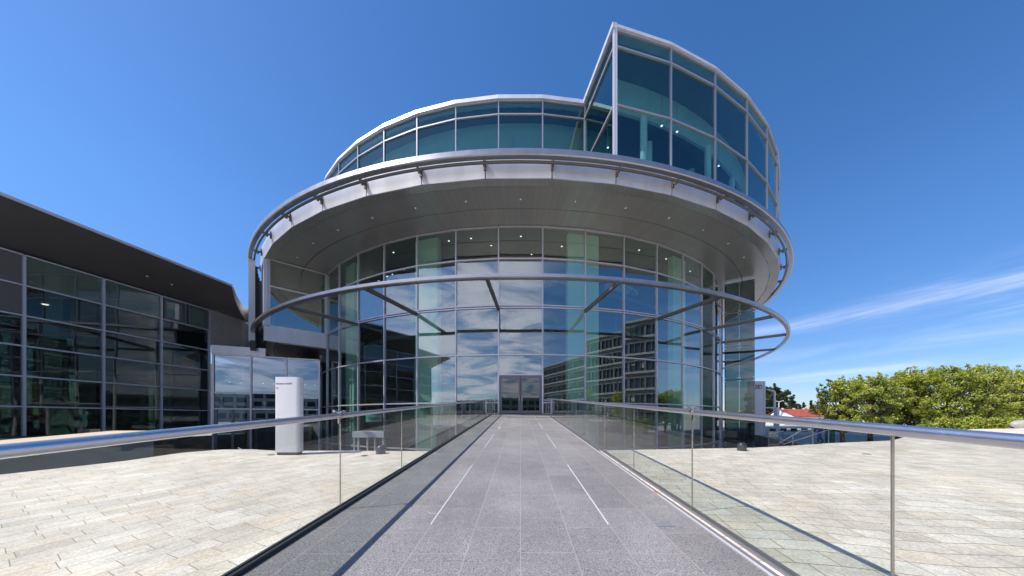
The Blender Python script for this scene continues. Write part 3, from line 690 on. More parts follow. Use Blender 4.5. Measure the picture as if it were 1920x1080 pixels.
# upper drum glazing
rowsU = [z_(h) for h in (15.0, 18.67, 22.15, 23.12)]
for k in range(-9, 2):
    glaze('clerestory_window', P((k-0.5)*PH, RF), P((k+0.5)*PH, RF), rowsU, 'glass_upper', 'frame_upper', mus, fw=0.08, tw=0.095)
obj('rear_drum_wall', MB().sweep([(RF-0.3, z_(14.9)), (RF, z_(14.9)), (RF, z_(23.3)), (RF-0.3, z_(23.3))], [1.6*PH+(2*PI-11.0*PH)*i/30 for i in range(31)]), 'int_dark', mus)
cop = MB().sweep([(RF-0.5, z_(23.17)), (RF+0.22, z_(23.17)), (RF+0.16, z_(23.50)), (RF-0.5, z_(23.50))], [(k-0.5)*PH for k in range(-9, 3)])
obj('drum_coping', cop, 'alu', mus)
# raised glass box (same height, projecting to the disc edge)
jT = [TH0+PT*k for k in range(0, 12)]
for k in range(0, 10):
    glaze('tower_window', P(jT[k], RT-0.12), P(jT[k+1], RT-0.12), rowsU, 'glass_upper', 'frame_upper', mus, fw=0.085, tw=0.11, last=(k == 9))
glaze('tower_side_window', P(TH0, RF+0.1), P(TH0, RT-0.16), rowsU, 'glass_upper', 'frame_upper', mus, fw=0.085, first=True, last=False)
obj('corner_post', MB().beam((*P(TH0, RT-0.12), z_(15)), (*P(TH0, RT-0.12), z_(23.17)), 0.22, 0.22), 'alu', mus)
obj('tower_coping', MB().sweep([(RT-0.7, z_(23.17)), (RT+0.06, z_(23.17)), (RT-0.02, z_(23.46)), (RT-0.7, z_(23.46))], jT[:11]), 'alu', mus)
obj('tower_side_coping', MB().slab(P(TH0-0.002, RF+0.24), P(TH0-0.002, RT+0.02), z_(23.18), z_(23.465), 0.30), 'alu', mus)
obj('tower_roof', MB().sweep([(RF-0.4, z_(23.10)), (RT-0.72, z_(23.10)), (RT-0.72, z_(23.4)), (RF-0.4, z_(23.4))], jT[:11]), 'int_ceiling', mus)
obj('drum_roof', MB().lathe([(RF-0.52, z_(23.11)), (RF-0.52, z_(23.42))], 52, (0, CY, 0)), 'int_ceiling', mus)
obj('tower_end_wall', MB().slab(P(jT[10], RF-0.1), P(jT[10], RT-0.3), z_(15), z_(23.3), 0.2), 'alu', mus)
# interior fit-out seen through the glass
obj('upper_bulkhead', MB().sweep([(24.6, z_(20.9)), (24.8, z_(20.9)), (24.8, z_(23.3)), (24.6, z_(23.3))], [-1.3+2.0*i/24 for i in range(25)]), 'concrete_int', mus)
obj('tower_bulkhead', MB().sweep([(28.6, z_(20.9)), (28.8, z_(20.9)), (28.8, z_(23.3)), (28.6, z_(23.3))], [TH0+0.05+1.1*i/16 for i in range(17)]), 'concrete_int', mus)
obj('upper_core_wall', MB().lathe([(17, z_(15)), (17, z_(23.3))], 40, (0, CY, 0)), 'upper_wall', mus)
for th, r in ((0.30, 28.9), (0.365, 27.3), (0.52, 29.0), (0.56, 27.0), (0.70, 28.6), (-0.5, 23.6), (-0.15, 23.6)):
    obj('interior_column', MB().lathe([(0.24, z_(15)), (0.24, z_(20.9))], 16, (*P(th, r), 0)), 'pillar', mus, autos=40)
obj('exhibition_wall', MB().sweep([(26.2, z_(15.0)), (26.3, z_(15.0)), (26.3, z_(19.6)), (26.2, z_(19.6))], [0.33+0.16*i/6 for i in range(7)]), 'concrete_int', mus)
rnd = random.Random(3)
for i in range(22):
    th = -0.8+1.65*i/21+rnd.uniform(-0.02, 0.02); rr = rnd.choice([25.3, 23.9, 22.0]) if th < 0.2 else rnd.choice([30.0, 29.4, 27.5])
    zz = z_(rnd.choice([20.6, 19.5, 18.2]))
    o = obj('spotlight', MB().lathe([(0.03, 0.0), (0.085, 0.02), (0.085, 0.16), (0.02, 0.2), (0.012, 2.2)], 8, (*P(th, rr), zz)), 'lamp_rim', mus)
    obj('bulb', MB().lathe([(0.055, -0.03), (0.07, 0.012)], 8, (*P(th, rr), zz)), 'lamp_on', o)
obj('interior_ceiling', MB().lathe([(RF-0.2, z_(14.12)), (RF-0.2, z_(14.28))], 60, (0, CY, 0)), 'int_ceiling', mus)
for i in range(26):
    th = -0.85+1.75*i/25+rnd.uniform(-0.02, 0.02); rr = rnd.choice([25.2, 24.0, 22.5])
    o = obj('ceiling_spot', MB().lathe([(0.09, -0.02), (0.09, 0.06)], 10, (*P(th, rr), z_(14.04))), 'lamp_rim', mus)
    obj('bulb', MB().lathe([(0.065, -0.035), (0.065, -0.015)], 8, (*P(th, rr), z_(14.04))), 'lamp_on', o)
for th, wd, rr in ((-0.292, 2.0, 25.5), (0.188, 2.5, 25.5), (0.575, 1.9, 25.5), (-0.655, 1.6, 25.5)):
    c = Vector(P(th, rr)); tv = Vector((math.cos(th), math.sin(th)))
    obj('wall_pillar', MB().slab((c-tv*wd/2)[:], (c+tv*wd/2)[:], -2.4, z_(14.1), 0.5), 'pillar', mus)
for h, r0, r1 in ((0.18, 12, 21.0), (8.0, 12, 22.6), (11.7, 12, 21.6)):
    obj('floor_slab', MB().sweep([(r0, z_(h-0.35)), (r1, z_(h-0.35)), (r1, z_(h)), (r0, z_(h))], [-PI*0.5+PI*i/40 for i in range(41)]), 'int_ceiling' if h > 1 else 'int_floor', mus)
    rb = MB()
    for i in range(40):
        a, b2 = -1.3+2.6*i/40, -1.3+2.6*(i+1)/40
        rb.beam((*P(a, r1-0.05), z_(h+1.05)), (*P(b2, r1-0.05), z_(h+1.05)), 0.05, 0.05)
        rb.beam((*P(a, r1-0.05), z_(h)), (*P(a, r1-0.05), z_(h+1.05)), 0.04, 0.04)
    obj('gallery_railing', rb, 'alu_dark', mus)
obj('entrance_floor', MB().box(-2.6, 2.6, 23.5, 29.5, z_(0.1)-0.3, z_(0.2)+0.12), 'int_floor', mus)
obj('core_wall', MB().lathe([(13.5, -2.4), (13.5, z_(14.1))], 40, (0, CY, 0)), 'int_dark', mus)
obj('lower_floor', MB().lathe([(RF-0.4, -2.42), (RF-0.4, -2.36)], 52, (0, CY, 0)), 'int_floor', mus)
# display picture panels on the core
for th, zb, hh, ww, m_ in ((-0.02, 8.4, 2.6, 3.0, 'sign_green'), (0.30, 0.8, 2.2, 2.0, 'sign_green'), (-0.32, 0.9, 1.6, 3.2, 'white_panel')):
    c = Vector(P(th, 13.9)); tv = Vector((math.cos(th), math.sin(th)))
    obj('display_panel', MB().slab((c-tv*ww/2)[:], (c+tv*ww/2)[:], z_(zb), z_(zb+hh), 0.1), m_, mus)
# glass wind screen on the right
sA, sB = Vector((21.15, 33.2)), Vector((23.25, 31.75))
ws = thing('glass_wind_screen', 'tall grey-green glass screen on point fixings at the right end of the facade', 'glass screen', ((sA.x+sB.x)/2, (sA.y+sB.y)/2, -2.4))
dd_ = (sB-sA).normalized(); L = (sB-sA).length
zr = [-2.3, z_(-2.6), z_(0.6), z_(4.0), z_(7.4), z_(10.8), z_(13.9)]
for i in range(2):
    for z0, z1 in zip(zr[:-1], zr[1:]):
        a = sA+dd_*(L*i/2+0.01); b = sA+dd_*(L*(i+1)/2-0.01)
        gp = obj('glass_sheet', MB().slab(a[:], b[:], z0+0.01, z1-0.01, 0.03), 'glass_screen', ws)
fx = MB()
nrm = Vector((dd_.y, -dd_.x))
for i in range(3):
    base = sA+dd_*(L*i/2)
    for z in zr[1:]:
        for ds in (-0.10, 0.10):
            for dz in (-0.16, 0.16):
                if 0 <= L*i/2+ds <= L:
                    q = base+dd_*ds+nrm*0.05; fx.tube([(q.x, q.y, z+dz), (q.x-nrm.x*0.1, q.y-nrm.y*0.1, z+dz)], 0.035, 8)
obj('point_fixings', fx, 'steel', ws)
obj('backing_frame', MB().slab((sA-nrm*0.35)[:], (sA-nrm*0.35+dd_*0.12)[:], -2.4, z_(13.9), 0.2), 'alu_dark', ws)
bk = MB()
for z in zr[1:-1]: bk.slab((sA-nrm*0.3)[:], (sB-nrm*0.3)[:], z-0.05, z+0.05, 0.08)
obj('backing_rails', bk, 'alu_dark', ws)

# Eingang sign and vestibule in the lower level
sg = thing('entrance_sign', 'curved green sign reading Eingang on brackets before the lower facade glass', 'sign', (-11.7, 25.6, z_(-0.1)))
cs = MB(); arc = []
for i in range(13):
    u = i/12; arc.append((-12.32+1.27*u, 25.5-0.16*math.sin(PI*u)))
for (xa, ya), (xb, yb) in zip(arc[:-1], arc[1:]): cs.slab((xa, ya), (xb, yb), z_(-0.27), z_(0.33), 0.05)
obj('sign_panel', cs, 'sign_green', sg)
text('lettering', 'Eingang', 0.30, (-12.02, 25.29, z_(-0.06)), Matrix.Rotation(PI/2, 3, 'X'), 'ink', sg, off=0.006, ext=0.004)
obj('bracket', MB().beam((-12.2, 25.55, z_(0.0)), (-12.2, 26.25, z_(0.0)), 0.04, 0.04), 'alu_dark', sg)
obj('bracket', MB().beam((-11.15, 25.5, z_(0.0)), (-11.15, 25.85, z_(0.0)), 0.04, 0.04), 'alu_dark', sg)
vs_ = thing('entrance_vestibule', 'white framed lower entrance vestibule beneath the green Eingang sign', 'vestibule', (-12.5, 26.4, -2.4))
lv = MB().box(-13.35, -10.85, 25.4, 27.2, z_(-1.5), z_(-1.02))
obj('canopy', lv, 'white_panel', vs_)
for x in (-13.25, -12.9, -12.2, -11.6, -10.95): obj('post', MB().box(x-0.05, x+0.05, 25.45, 25.6, -2.4, z_(-1.5)), 'white_panel', vs_)

# ------------------------------------------------------------------ exhibition hall on the left
hall = thing('exhibition_hall', 'low glazed hall on the left under a deep dark overhanging roof', 'hall', (-28, 18, 0.2))
hd_ = Vector((0.17, 1)).normalized()
W0 = Vector((-28.6, 18.4))
def HP(s): return W0+hd_*s          # s along wall
wall_s = [-21.5, -18.4, -15.3, -12.2, -9.2, -6.2, -3.1, 0.0, 3.15, 6.2, 9.46]
zb_, zt_ = z_(-1.05), z_(9.4)
rowsH = [zb_+(zt_-zb_)*i/6 for i in range(7)]
for i, (s0, s1) in enumerate(zip(wall_s[:-1], wall_s[1:])):
    glaze('hall_window', HP(s0)[:], HP(s1)[:], rowsH, 'glass_hall', 'alu_frame', hall, fw=0.11, fd=0.2, tw=0.08, last=(i == len(wall_s)-2), jit=0.004, skip=((4, 5) if i == 6 else ()))
for s0, s1, r0, mm in ((0, 3.15, 5, 'pale_reflection'), (3.15, 6.2, 5, 'pale_reflection'), (6.2, 9.46, 5, 'pale_reflection'), (-3.1, 0, 5, 'brown_infill'), (-3.1, 0, 4, 'brown_infill')):  # pale top-row panels carry the reflected disc and sky as colour
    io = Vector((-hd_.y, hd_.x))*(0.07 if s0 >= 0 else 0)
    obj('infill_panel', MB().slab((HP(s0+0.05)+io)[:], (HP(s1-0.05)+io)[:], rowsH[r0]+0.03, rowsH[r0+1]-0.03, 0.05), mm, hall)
# casements in the top row of the last bay
for a, b in ((6.34, 7.78), (7.9, 9.32)):
    f = MB(); A_, B_ = HP(a), HP(b); n = Vector((hd_.y, -hd_.x))*0.10
    f.slab((A_+n)[:], (A_+hd_*0.13+n)[:], rowsH[5]+0.07, rowsH[6]-0.07, 0.1); f.slab((B_-hd_*0.13+n)[:], (B_+n)[:], rowsH[5]+0.07, rowsH[6]-0.07, 0.1)
    f.slab((A_+hd_*0.13+n)[:], (B_-hd_*0.13+n)[:], rowsH[5]+0.07, rowsH[5]+0.2, 0.1); f.slab((A_+hd_*0.13+n)[:], (B_-hd_*0.13+n)[:], rowsH[6]-0.2, rowsH[6]-0.07, 0.1)
    obj('casement_frame', f, 'alu_dark', hall)
obj('base_kerb', MB().slab((HP(-21.6)+Vector((0.25, 0)))[:], (HP(9.5)+Vector((0.25, 0)))[:], 0.0, 0.30, 0.25), 'dark_metal', hall)
# louvred cladding and end panel
for a, b in ((9.56, 12.25),):
    for z0, z1 in ((z_(6.4), z_(7.75)), (z_(7.8), z_(9.35))):
        obj('louvre_panel', MB().slab(HP(a)[:], HP(b)[:], z0, z1, 0.2), 'louvre', hall)
    obj('louvre_trim', MB().slab((HP(b)+hd_*0.0)[:], (HP(b)+hd_*0.2)[:], z_(6.4), z_(9.35), 0.26).slab(HP(a)[:], HP(b)[:], z_(7.751), z_(7.799), 0.26), 'alu', hall)
obj('end_panel', MB().slab((HP(12.46))[:], (HP(14.2))[:], z_(6.5), z_(9.2), 0.2), 'alu', hall)
# interior
bw_ = 7.0
nin = Vector((-hd_.y, hd_.x))
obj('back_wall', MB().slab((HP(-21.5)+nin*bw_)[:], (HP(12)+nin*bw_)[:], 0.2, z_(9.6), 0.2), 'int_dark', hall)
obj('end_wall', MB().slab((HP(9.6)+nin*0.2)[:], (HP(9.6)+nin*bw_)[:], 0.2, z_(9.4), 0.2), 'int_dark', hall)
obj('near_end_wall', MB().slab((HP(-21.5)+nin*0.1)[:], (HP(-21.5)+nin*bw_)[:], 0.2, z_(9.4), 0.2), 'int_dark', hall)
obj('hall_floor', MB().hexa([(*(HP(-21.5)), 0.18), (*(HP(9.5)), 0.18), (*(HP(9.5)+nin*bw_), 0.18), (*(HP(-21.5)+nin*bw_), 0.18), (*(HP(-21.5)), 0.26), (*(HP(9.5)), 0.26), (*(HP(9.5)+nin*bw_), 0.26), (*(HP(-21.5)+nin*bw_), 0.26)]), 'int_floor', hall)
for a, b, z1 in ((1.95, 3.05, 7.6), (3.2, 6.1, 7.6), (6.3, 9.3, 4.2)):
    obj('brown_wall_panel', MB().slab((HP(a)+nin*0.4)[:], (HP(b)+nin*0.4)[:], 0.3, z_(z1), 0.1), 'brown_panel', hall)
for s_ in (-2.2, -1.2): obj('interior_pillar', MB().slab((HP(s_)+nin*2.2)[:], (HP(s_+0.7)+nin*2.2)[:], 0.26, z_(5.5), 0.5), 'pillar', hall)
obj('mezzanine', MB().slab((HP(-12)+nin*3.2)[:], (HP(-0.3)+nin*3.2)[:], z_(2.6), z_(3.0), 1.8), 'concrete_int', hall)
for s_ in (0.6, 1.5, -3, 7.9, 8.3):
    c = HP(s_)+nin*1.6
    o = obj('pendant_lamp', MB().lathe([(0.20, 0.0), (0.16, 0.12), (0.03, 0.2), (0.012, 1.5)], 12, (c.x, c.y, z_(2.4 if s_ > 5 else 7.2))), 'white_panel', hall)
    obj('bulb', MB().lathe([(0.12, -0.03), (0.15, 0.01)], 10, (c.x, c.y, z_(2.4 if s_ > 5 else 7.2))), 'lamp_on', o)
# roof: soffit slopes up and outward, end cut back in a concave sweep
E0, E1 = Vector((-26.7, 8.5)), Vector((-24.0, 26.6))   # outer edge
ed = (Vector((-24.0, 26.6))-Vector((-25.6, 15.75))).normalized()
def EO(Y_): return Vector((-24.0+(Y_-26.6)*ed.x/ed.y, Y_))
rf = MB()
def pq(px, py, Y_): return ((px-976)/600*Y_, Y_, (785-py)/600*Y_)
endc = [(-24.0, 26.6, 11.0)]+[pq(*q) for q in ((440, 560, 27.3), (445, 573, 28.0), (452, 588, 29.0), (459, 598, 30.0), (466, 607, 31.2))]
n_ = 10; top = 0.14
outer = []; inner = []
ys = [-4+(26.6+4)*i/n_ for i in range(n_+1)]
for y in ys:
    o_ = EO(y); s_ = (o_-W0).dot(hd_); i_ = HP(min(s_, 12.0))
    outer.append((o_.x, o_.y, z_(11.0))); inner.append((i_.x-0.3, i_.y, z_(9.42)))
for e in endc[1:]:
    i_ = HP(min((Vector(e[:2])-W0).dot(hd_)+0.2, 13.8)); outer.append((e[0], e[1], z_(e[2]))); inner.append((i_.x-0.35, i_.y, z_(9.42-0.02)))
m_ = len(outer); vs = []
for (a, b) in zip(outer, inner): vs += [a, b, (a[0]-0.05, a[1], a[2]+top), (b[0]-8.0, b[1], b[2]+3.2), (b[0]-8.0, b[1], b[2])]
fs = []
for i in range(m_-1):
    p = i*5; q = p+5
    for a, b in ((0, 1), (1, 4), (4, 3), (3, 2), (2, 0)): fs.append((p+a, p+b, q+b, q+a))
fs.append((0, 1, 4, 3, 2)); p = (m_-1)*5; fs.append((p, p+2, p+3, p+4, p+1))
rf.add(vs, fs)
obj('roof', rf, 'hall_soffit', hall, autos=50)
rl = MB()
for i in range(m_-1):
    a, b = Vector(outer[i]), Vector(outer[i+1]); u = Vector((0.03, 0, 0.0))
    if i < n_: rl.beam(a+Vector((0.05, 0, 0.06)), b+Vector((0.05, 0, 0.06)), 0.07, 0.16)
obj('roof_edge', rl, 'alu', hall)
# curved pale verge sweeping down behind the roof end
vg = MB()
A1 = [pq(*q) for q in ((436, 537, 26.75), (443, 555, 27.5), (449, 564.5, 28.2), (456, 572, 29.2), (463, 578, 30.2), (472, 584, 31.6))]
B1 = [pq(*q) for q in ((435, 541, 26.72), (440.5, 561, 27.45), (445.5, 574, 28.15), (452.5, 589, 29.15), (459.5, 599, 30.15), (468, 610, 31.5))]
vv = []
for a, b in zip(A1, B1): vv += [(a[0], a[1], z_(a[2])), (b[0], b[1], z_(b[2])), (b[0]-0.15, b[1]+0.3, z_(b[2])), (a[0]-0.15, a[1]+0.3, z_(a[2]))]
ff = []
for i in range(5):
    p = i*4
    for k in range(4): ff.append((p+k, p+(k+1) % 4, p+4+(k+1) % 4, p+4+k))
ff += [(0, 1, 2, 3), (23, 22, 21, 20)]
obj('roof_verge', MB().add(vv, ff), 'white_panel', hall, smooth=False)
for s_ in (4.2, 5.6, 10.2):
    c = HP(s_)+Vector((1.6, 0)); obj('soffit_lamp', MB().lathe([(0.09, -0.02), (0.09, 0.05)], 10, (c.x, c.y, z_(9.42+0.40*1.6/1.0*0.9))), 'lamp_rim', hall)

# ------------------------------------------------------------------ connecting lobby
lob = thing('entrance_lobby', 'glass lobby front between the dark-roofed hall and the rotunda', 'lobby', (-23, 29.5, -2.4))
LA, LB = Vector((-26.95, 27.95)), Vector((-19.45, 31.05))
ld = (LB-LA).normalized(); LL = (LB-LA).length
def at_px(px):       # distance along the lobby front
    k = (px-976)/600; return (LA.x-k*LA.y)/(k*ld.y-ld.x)
sL = [at_px(400.5), at_px(471), at_px(537), min(LL, at_px(599))]
for i, (a, b) in enumerate(zip(sL[:-1], sL[1:])):
    glaze('lobby_window', (LA+ld*a)[:], (LA+ld*b)[:], [-2.3, z_(0.87), z_(2.32), z_(5.66)], 'glass_lobby', 'alu_frame', lob, fw=0.13, fd=0.18, last=(i == 2), tw=0.11)
obj('lintel_beam', MB().slab(LA[:], (LA+ld*at_px(499))[:], z_(5.72), z_(6.42), 0.3), 'alu', lob)
dfm = MB(); nl = Vector((ld.y, -ld.x))*0.06
for a in (405.5, 437, 467): dfm.slab((LA+ld*(at_px(a)-0.09)+nl)[:], (LA+ld*(at_px(a)+0.09)+nl)[:], -2.3, z_(0.80), 0.1)
obj('door_frame', dfm, 'door_grey', lob)
nb_ = Vector((-ld.y, ld.x))
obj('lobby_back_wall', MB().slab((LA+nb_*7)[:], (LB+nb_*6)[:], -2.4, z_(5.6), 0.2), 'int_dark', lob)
obj('lobby_floor', MB().hexa([(*LA, -2.42), (*LB, -2.42), (*(LB+nb_*6), -2.42), (*(LA+nb_*7), -2.42), (*LA, -2.34), (*LB, -2.34), (*(LB+nb_*6), -2.34), (*(LA+nb_*7), -2.34)]), 'int_floor', lob)
obj('lobby_ceiling', MB().hexa([(*LA, z_(5.6)), (*LB, z_(5.6)), (*(LB+nb_*6), z_(5.6)), (*(LA+nb_*7), z_(5.6)), (*LA, z_(5.7)), (*LB, z_(5.7)), (*(LB+nb_*6), z_(5.7)), (*(LA+nb_*7), z_(5.7))]), 'int_ceiling', lob)
for k in range(9):
    c = LA+ld*(0.6+0.85*k)+nb_*1.6
    o = obj('lobby_spot', MB().lathe([(0.05, 0), (0.05, 0.22), (0.01, 0.25), (0.01, 1.3)], 8, (c.x, c.y, z_(3.4))), 'lamp_rim', lob)
    obj('bulb', MB().lathe([(0.05, -0.05), (0.045, 0.0)], 8, (c.x, c.y, z_(3.4))), 'lamp_on', o)
obj('rear_sky_blocker', MB().box(-46, -26.2, 38.5, 62, -2.4, z_(6.6)), 'alu_dark', lob)  # unseen dark block, added to keep sky reflection off the gallery underside
# shop sign band inside
shp = thing('shop_sign', 'curved silver band lettered Museumsladen behind the lobby glass', 'sign', (-25.0, 33.0, z_(0.9)))
cen = Vector((-25.0, 34.6)); sb_ = MB()
for i in range(14):
    a0 = -1.15+2.3*i/14; a1 = -1.15+2.3*(i+1)/14
    p0 = cen+Vector((2.4*math.sin(a0), -2.1*math.cos(a0))); p1 = cen+Vector((2.4*math.sin(a1), -2.1*math.cos(a1)))
    sb_.slab(p0[:], p1[:], z_(0.98), z_(1.78), 0.06)
obj('sign_band', sb_, 'alu', shp)
dk = MB().lathe([(2.0, -2.35), (2.0, z_(0.97))], 20, (cen.x, cen.y, 0)); obj('shop_drum', dk, 'int_dark', shp)
wd = 'Museumsladen'
for i, ch in enumerate(wd):
    a = -0.95+i*0.135; p = cen+Vector((2.47*math.sin(a), -2.17*math.cos(a)))
    text('letter', ch, 0.44, (p.x-0.12*math.cos(a), p.y-0.12*math.sin(a), z_(1.22)), Matrix.Rotation(a, 3, 'Z') @ Matrix.Rotation(PI/2, 3, 'X'), 'ink', shp, shear=0.15, off=0.008)
nt_ = MB().slab((LA+ld*at_px(410)+nb_*0.06)[:], (LA+ld*at_px(419.5)+nb_*0.06)[:], z_(1.2), z_(1.75), 0.01)
tag(obj('notice_sheet', nt_, 'white_panel'), 'white notice sheet stuck inside the left lobby window', 'notice')

# ------------------------------------------------------------------ totem and pylon signs
tx, ty = (543-976)/(852-743)*1.3, 780/(852-743)
tz = sy(ty)
tt = thing('sign_totem', 'waist-wide white totem sign reading museum mobile on the left forecourt', 'sign', (tx, ty, tz))
def rbox(w, d, r, z0, z1, n=5, c=(0, 0)):
    pts = []
    for cx, cy, a0 in ((w/2-r, d/2-r, 0), (-w/2+r, d/2-r, PI/2), (-w/2+r, -d/2+r, PI), (w/2-r, -d/2+r, 3*PI/2)):
        for k in range(n+1): a = a0+PI/2*k/n; pts.append((c[0]+cx+r*math.cos(a), c[1]+cy+r*math.sin(a)))
    return MB().prism(pts, z0, z1)
tw_, td_ = 0.535, 0.20
ang = R_(0)
bt = rbox(tw_, td_, 0.055, 0.055, 1.72)
to = obj('sign_body', bt, 'white_panel', tt, autos=30, local=True)
obj('plinth', rbox(tw_-0.06, td_-0.05, 0.02, -0.02, 0.055), 'bollard', tt, local=True)
RX = Matrix.Rotation(PI/2, 3, 'X')
text('title_lettering', 'museum mobile', 0.066, (tx-0.235, ty-td_/2-0.001, tz+1.555), RX, 'title_ink', tt, shear=0.25, ext=0.0012, width=0.36)
text('small_lettering', 'Tor', 0.045, (tx-0.235, ty-td_/2-0.001, tz+1.46), RX, 'ink', tt, ext=0.0015)
obj('joint_groove', MB().box(-0.20, 0.16, -td_/2-0.002, -td_/2+0.01, 0.80, 0.806), 'alu_dark', tt, local=True)
pyx, pyy = 25.35, 34.4
py = thing('sign_pylon', 'tall white pylon sign with four rings right of the glass screen', 'sign', (pyx, pyy, -0.45))
obj('pylon_body', rbox(1.7, 0.55, 0.16, 0.0, 5.75), 'pylon_white', py, autos=30, local=True)
obj('side_fin', MB().box(0.55, 0.62, -0.30, -0.25, 0.0, 5.75), 'alu', py, local=True)
for k in range(4):
    cx = -0.62+0.27*k; rg = MB(); seg = 20
    pts = [(cx+0.20*math.cos(2*PI*i/seg), -0.30, 5.15+0.20*math.sin(2*PI*i/seg)) for i in range(seg+1)]
    rg.tube(pts, 0.022, 6); obj('emblem_ring', rg, 'dark_metal', py, local=True)

# ------------------------------------------------------------------ bollards and ground plates
def bollard(x, y, label):
    z = sy(y)
    t = thing('bollard', label, 'bollard', (x, y, z), 'low domed bollards on the forecourt')
    prof = [(0.098, -0.02), (0.098, 0.10), (0.096, 0.125), (0.088, 0.15), (0.072, 0.172), (0.048, 0.187), (0.02, 0.193)]
    obj('body', MB().lathe(prof, 28), 'bollard', t, autos=40, local=True)
    obj('base_flange', MB().lathe([(0.104, -0.02), (0.104, 0.006)], 28), 'dark_metal', t, local=True)
bollard((714-976)/(850.5-743)*1.3, 780/(850.5-743), 'low domed grey bollard at the forecourt edge left of the bridge')
bollard((1391-976)/(844.5-743)*1.3, 780/(844.5-743), 'low domed grey bollard at the forecourt edge right of the bridge')
for (px, py2, lab) in ((683, 855, 'small round floor light beside the left bollard'), (508, 853.5, 'small round floor light left of the white totem sign'), (1625, 852, 'small round floor light far out on the right forecourt')):
    x, y = (px-976)/(py2-743)*1.3, 780/(py2-743)
    t = thing('floor_light', lab, 'floor light', (x, y, sy(y)), 'round lights set in the forecourt')
    obj('rim', MB().lathe([(0.075, -0.01), (0.075, 0.010), (0.062, 0.014)], 24), 'steel', t, local=True)
    obj('lens', MB().lathe([(0.058, -0.01), (0.058, 0.0155)], 24), 'bollard', t, local=True)

# forecourt edge balustrade on the left, low glass on the right
def low_rail(pts, zf, label, h=1.0, gm='glass_rail', name='edge_balustrade'):
    c = Vector(pts[0]); t = thing(name, label, 'balustrade', (c.x, c.y, zf(c.y)))
    rl_ = MB(); po = MB()
    for a, b in zip(pts[:-1], pts[1:]):
        za, zb = zf(a[1]), zf(b[1]); d = (Vector(b)-Vector(a)).normalized()*0.03
        A_ = Vector(a)+d; B_ = Vector(b)-d; n = Vector((d.y, -d.x)).normalized()*0.008
        g = MB().hexa([(*(A_-n), za), (*(B_-n), zb), (*(B_+n), zb), (*(A_+n), za), (*(A_-n), za+h-0.06), (*(B_-n), zb+h-0.06), (*(B_+n), zb+h-0.06), (*(A_+n), za+h-0.06)])
        obj('glass_panel', g, gm, t)
        obj('post', MB().beam((a[0], a[1], za-0.1), (a[0], a[1], za+h-0.05), 0.045, 0.02), 'steel', t)
        rl_.tube([(a[0], a[1], za+h-0.03), (b[0], b[1], zb+h-0.03)], 0.022, 8)
    obj('handrail', rl_, 'steel', t, autos=50)
low_rail([(14.4, 18.6), (15.6, 19.3), (16.6, 20.2)], lambda y: -0.45, 'glass barrier beside the stair behind the right forecourt edge', 1.0)
# stair handrails
sr = thing('stair_handrail', 'pair of sloping steel handrails on posts by the person in jeans', 'handrail', (18.2, 20.0, -0.45))
zg = -0.45
obj('post', MB().tube([(18.25, 20, zg), (18.25, 20, zg+1.05)], 0.035, 8), 'steel', sr)
obj('rail', MB().tube([(18.25, 20, zg+1.05), (17.6, 20.05, zg+1.02), (16.4, 20.2, zg+0.25)], 0.028, 8), 'steel', sr)
obj('rail', MB().tube([(19.35, 20.1, zg+1.05), (18.3, 20.35, zg+0.62), (16.9, 20.6, zg+0.1)], 0.024, 8), 'steel', sr)
obj('post', MB().tube([(17.1, 20.1, zg), (17.1, 20.1, zg+0.7)], 0.025, 8), 'steel', sr)
obj('post', MB().tube([(19.35, 20.1, zg), (19.35, 20.1, zg+1.05)], 0.025, 8), 'steel', sr)
gs = thing('glass_stele', 'narrow teal glass slab standing right of the person in jeans', 'glass slab', (19.7, 20.4, -0.45))
glass('glass_teal', (0.35, 0.62, 0.56), 1.6, rough=0.15)
obj('slab', MB().box(19.45, 20.0, 20.35, 20.45, -0.42, 0.75), 'glass_teal', gs)
obj('shoe', MB().box(19.40, 20.05, 20.3, 20.5, -0.45, -0.40), 'alu_dark', gs)

# stair rails in the left yard
for (a, b, lab) in (((-13.6, 15.4, -0.1), (-8.8, 15.0, -2.2), 'thin sloping handrail in the sunken yard left of the totem sign'),
                    ((-9.4, 14.0, -0.2), (-6.4, 13.8, -1.4), 'thin sloping handrail in the sunken yard right of the totem sign')):
    t = thing('yard_handrail', lab, 'handrail', (a[0], a[1], -2.4))
    obj('rail', MB().tube([a, b], 0.03, 8), 'steel', t)
    for u in (0.05, 0.5, 0.95):
        q = Vector(a).lerp(Vector(b), u); obj('post', MB().tube([(q.x, q.y, -2.4), q], 0.022, 8), 'steel', t)

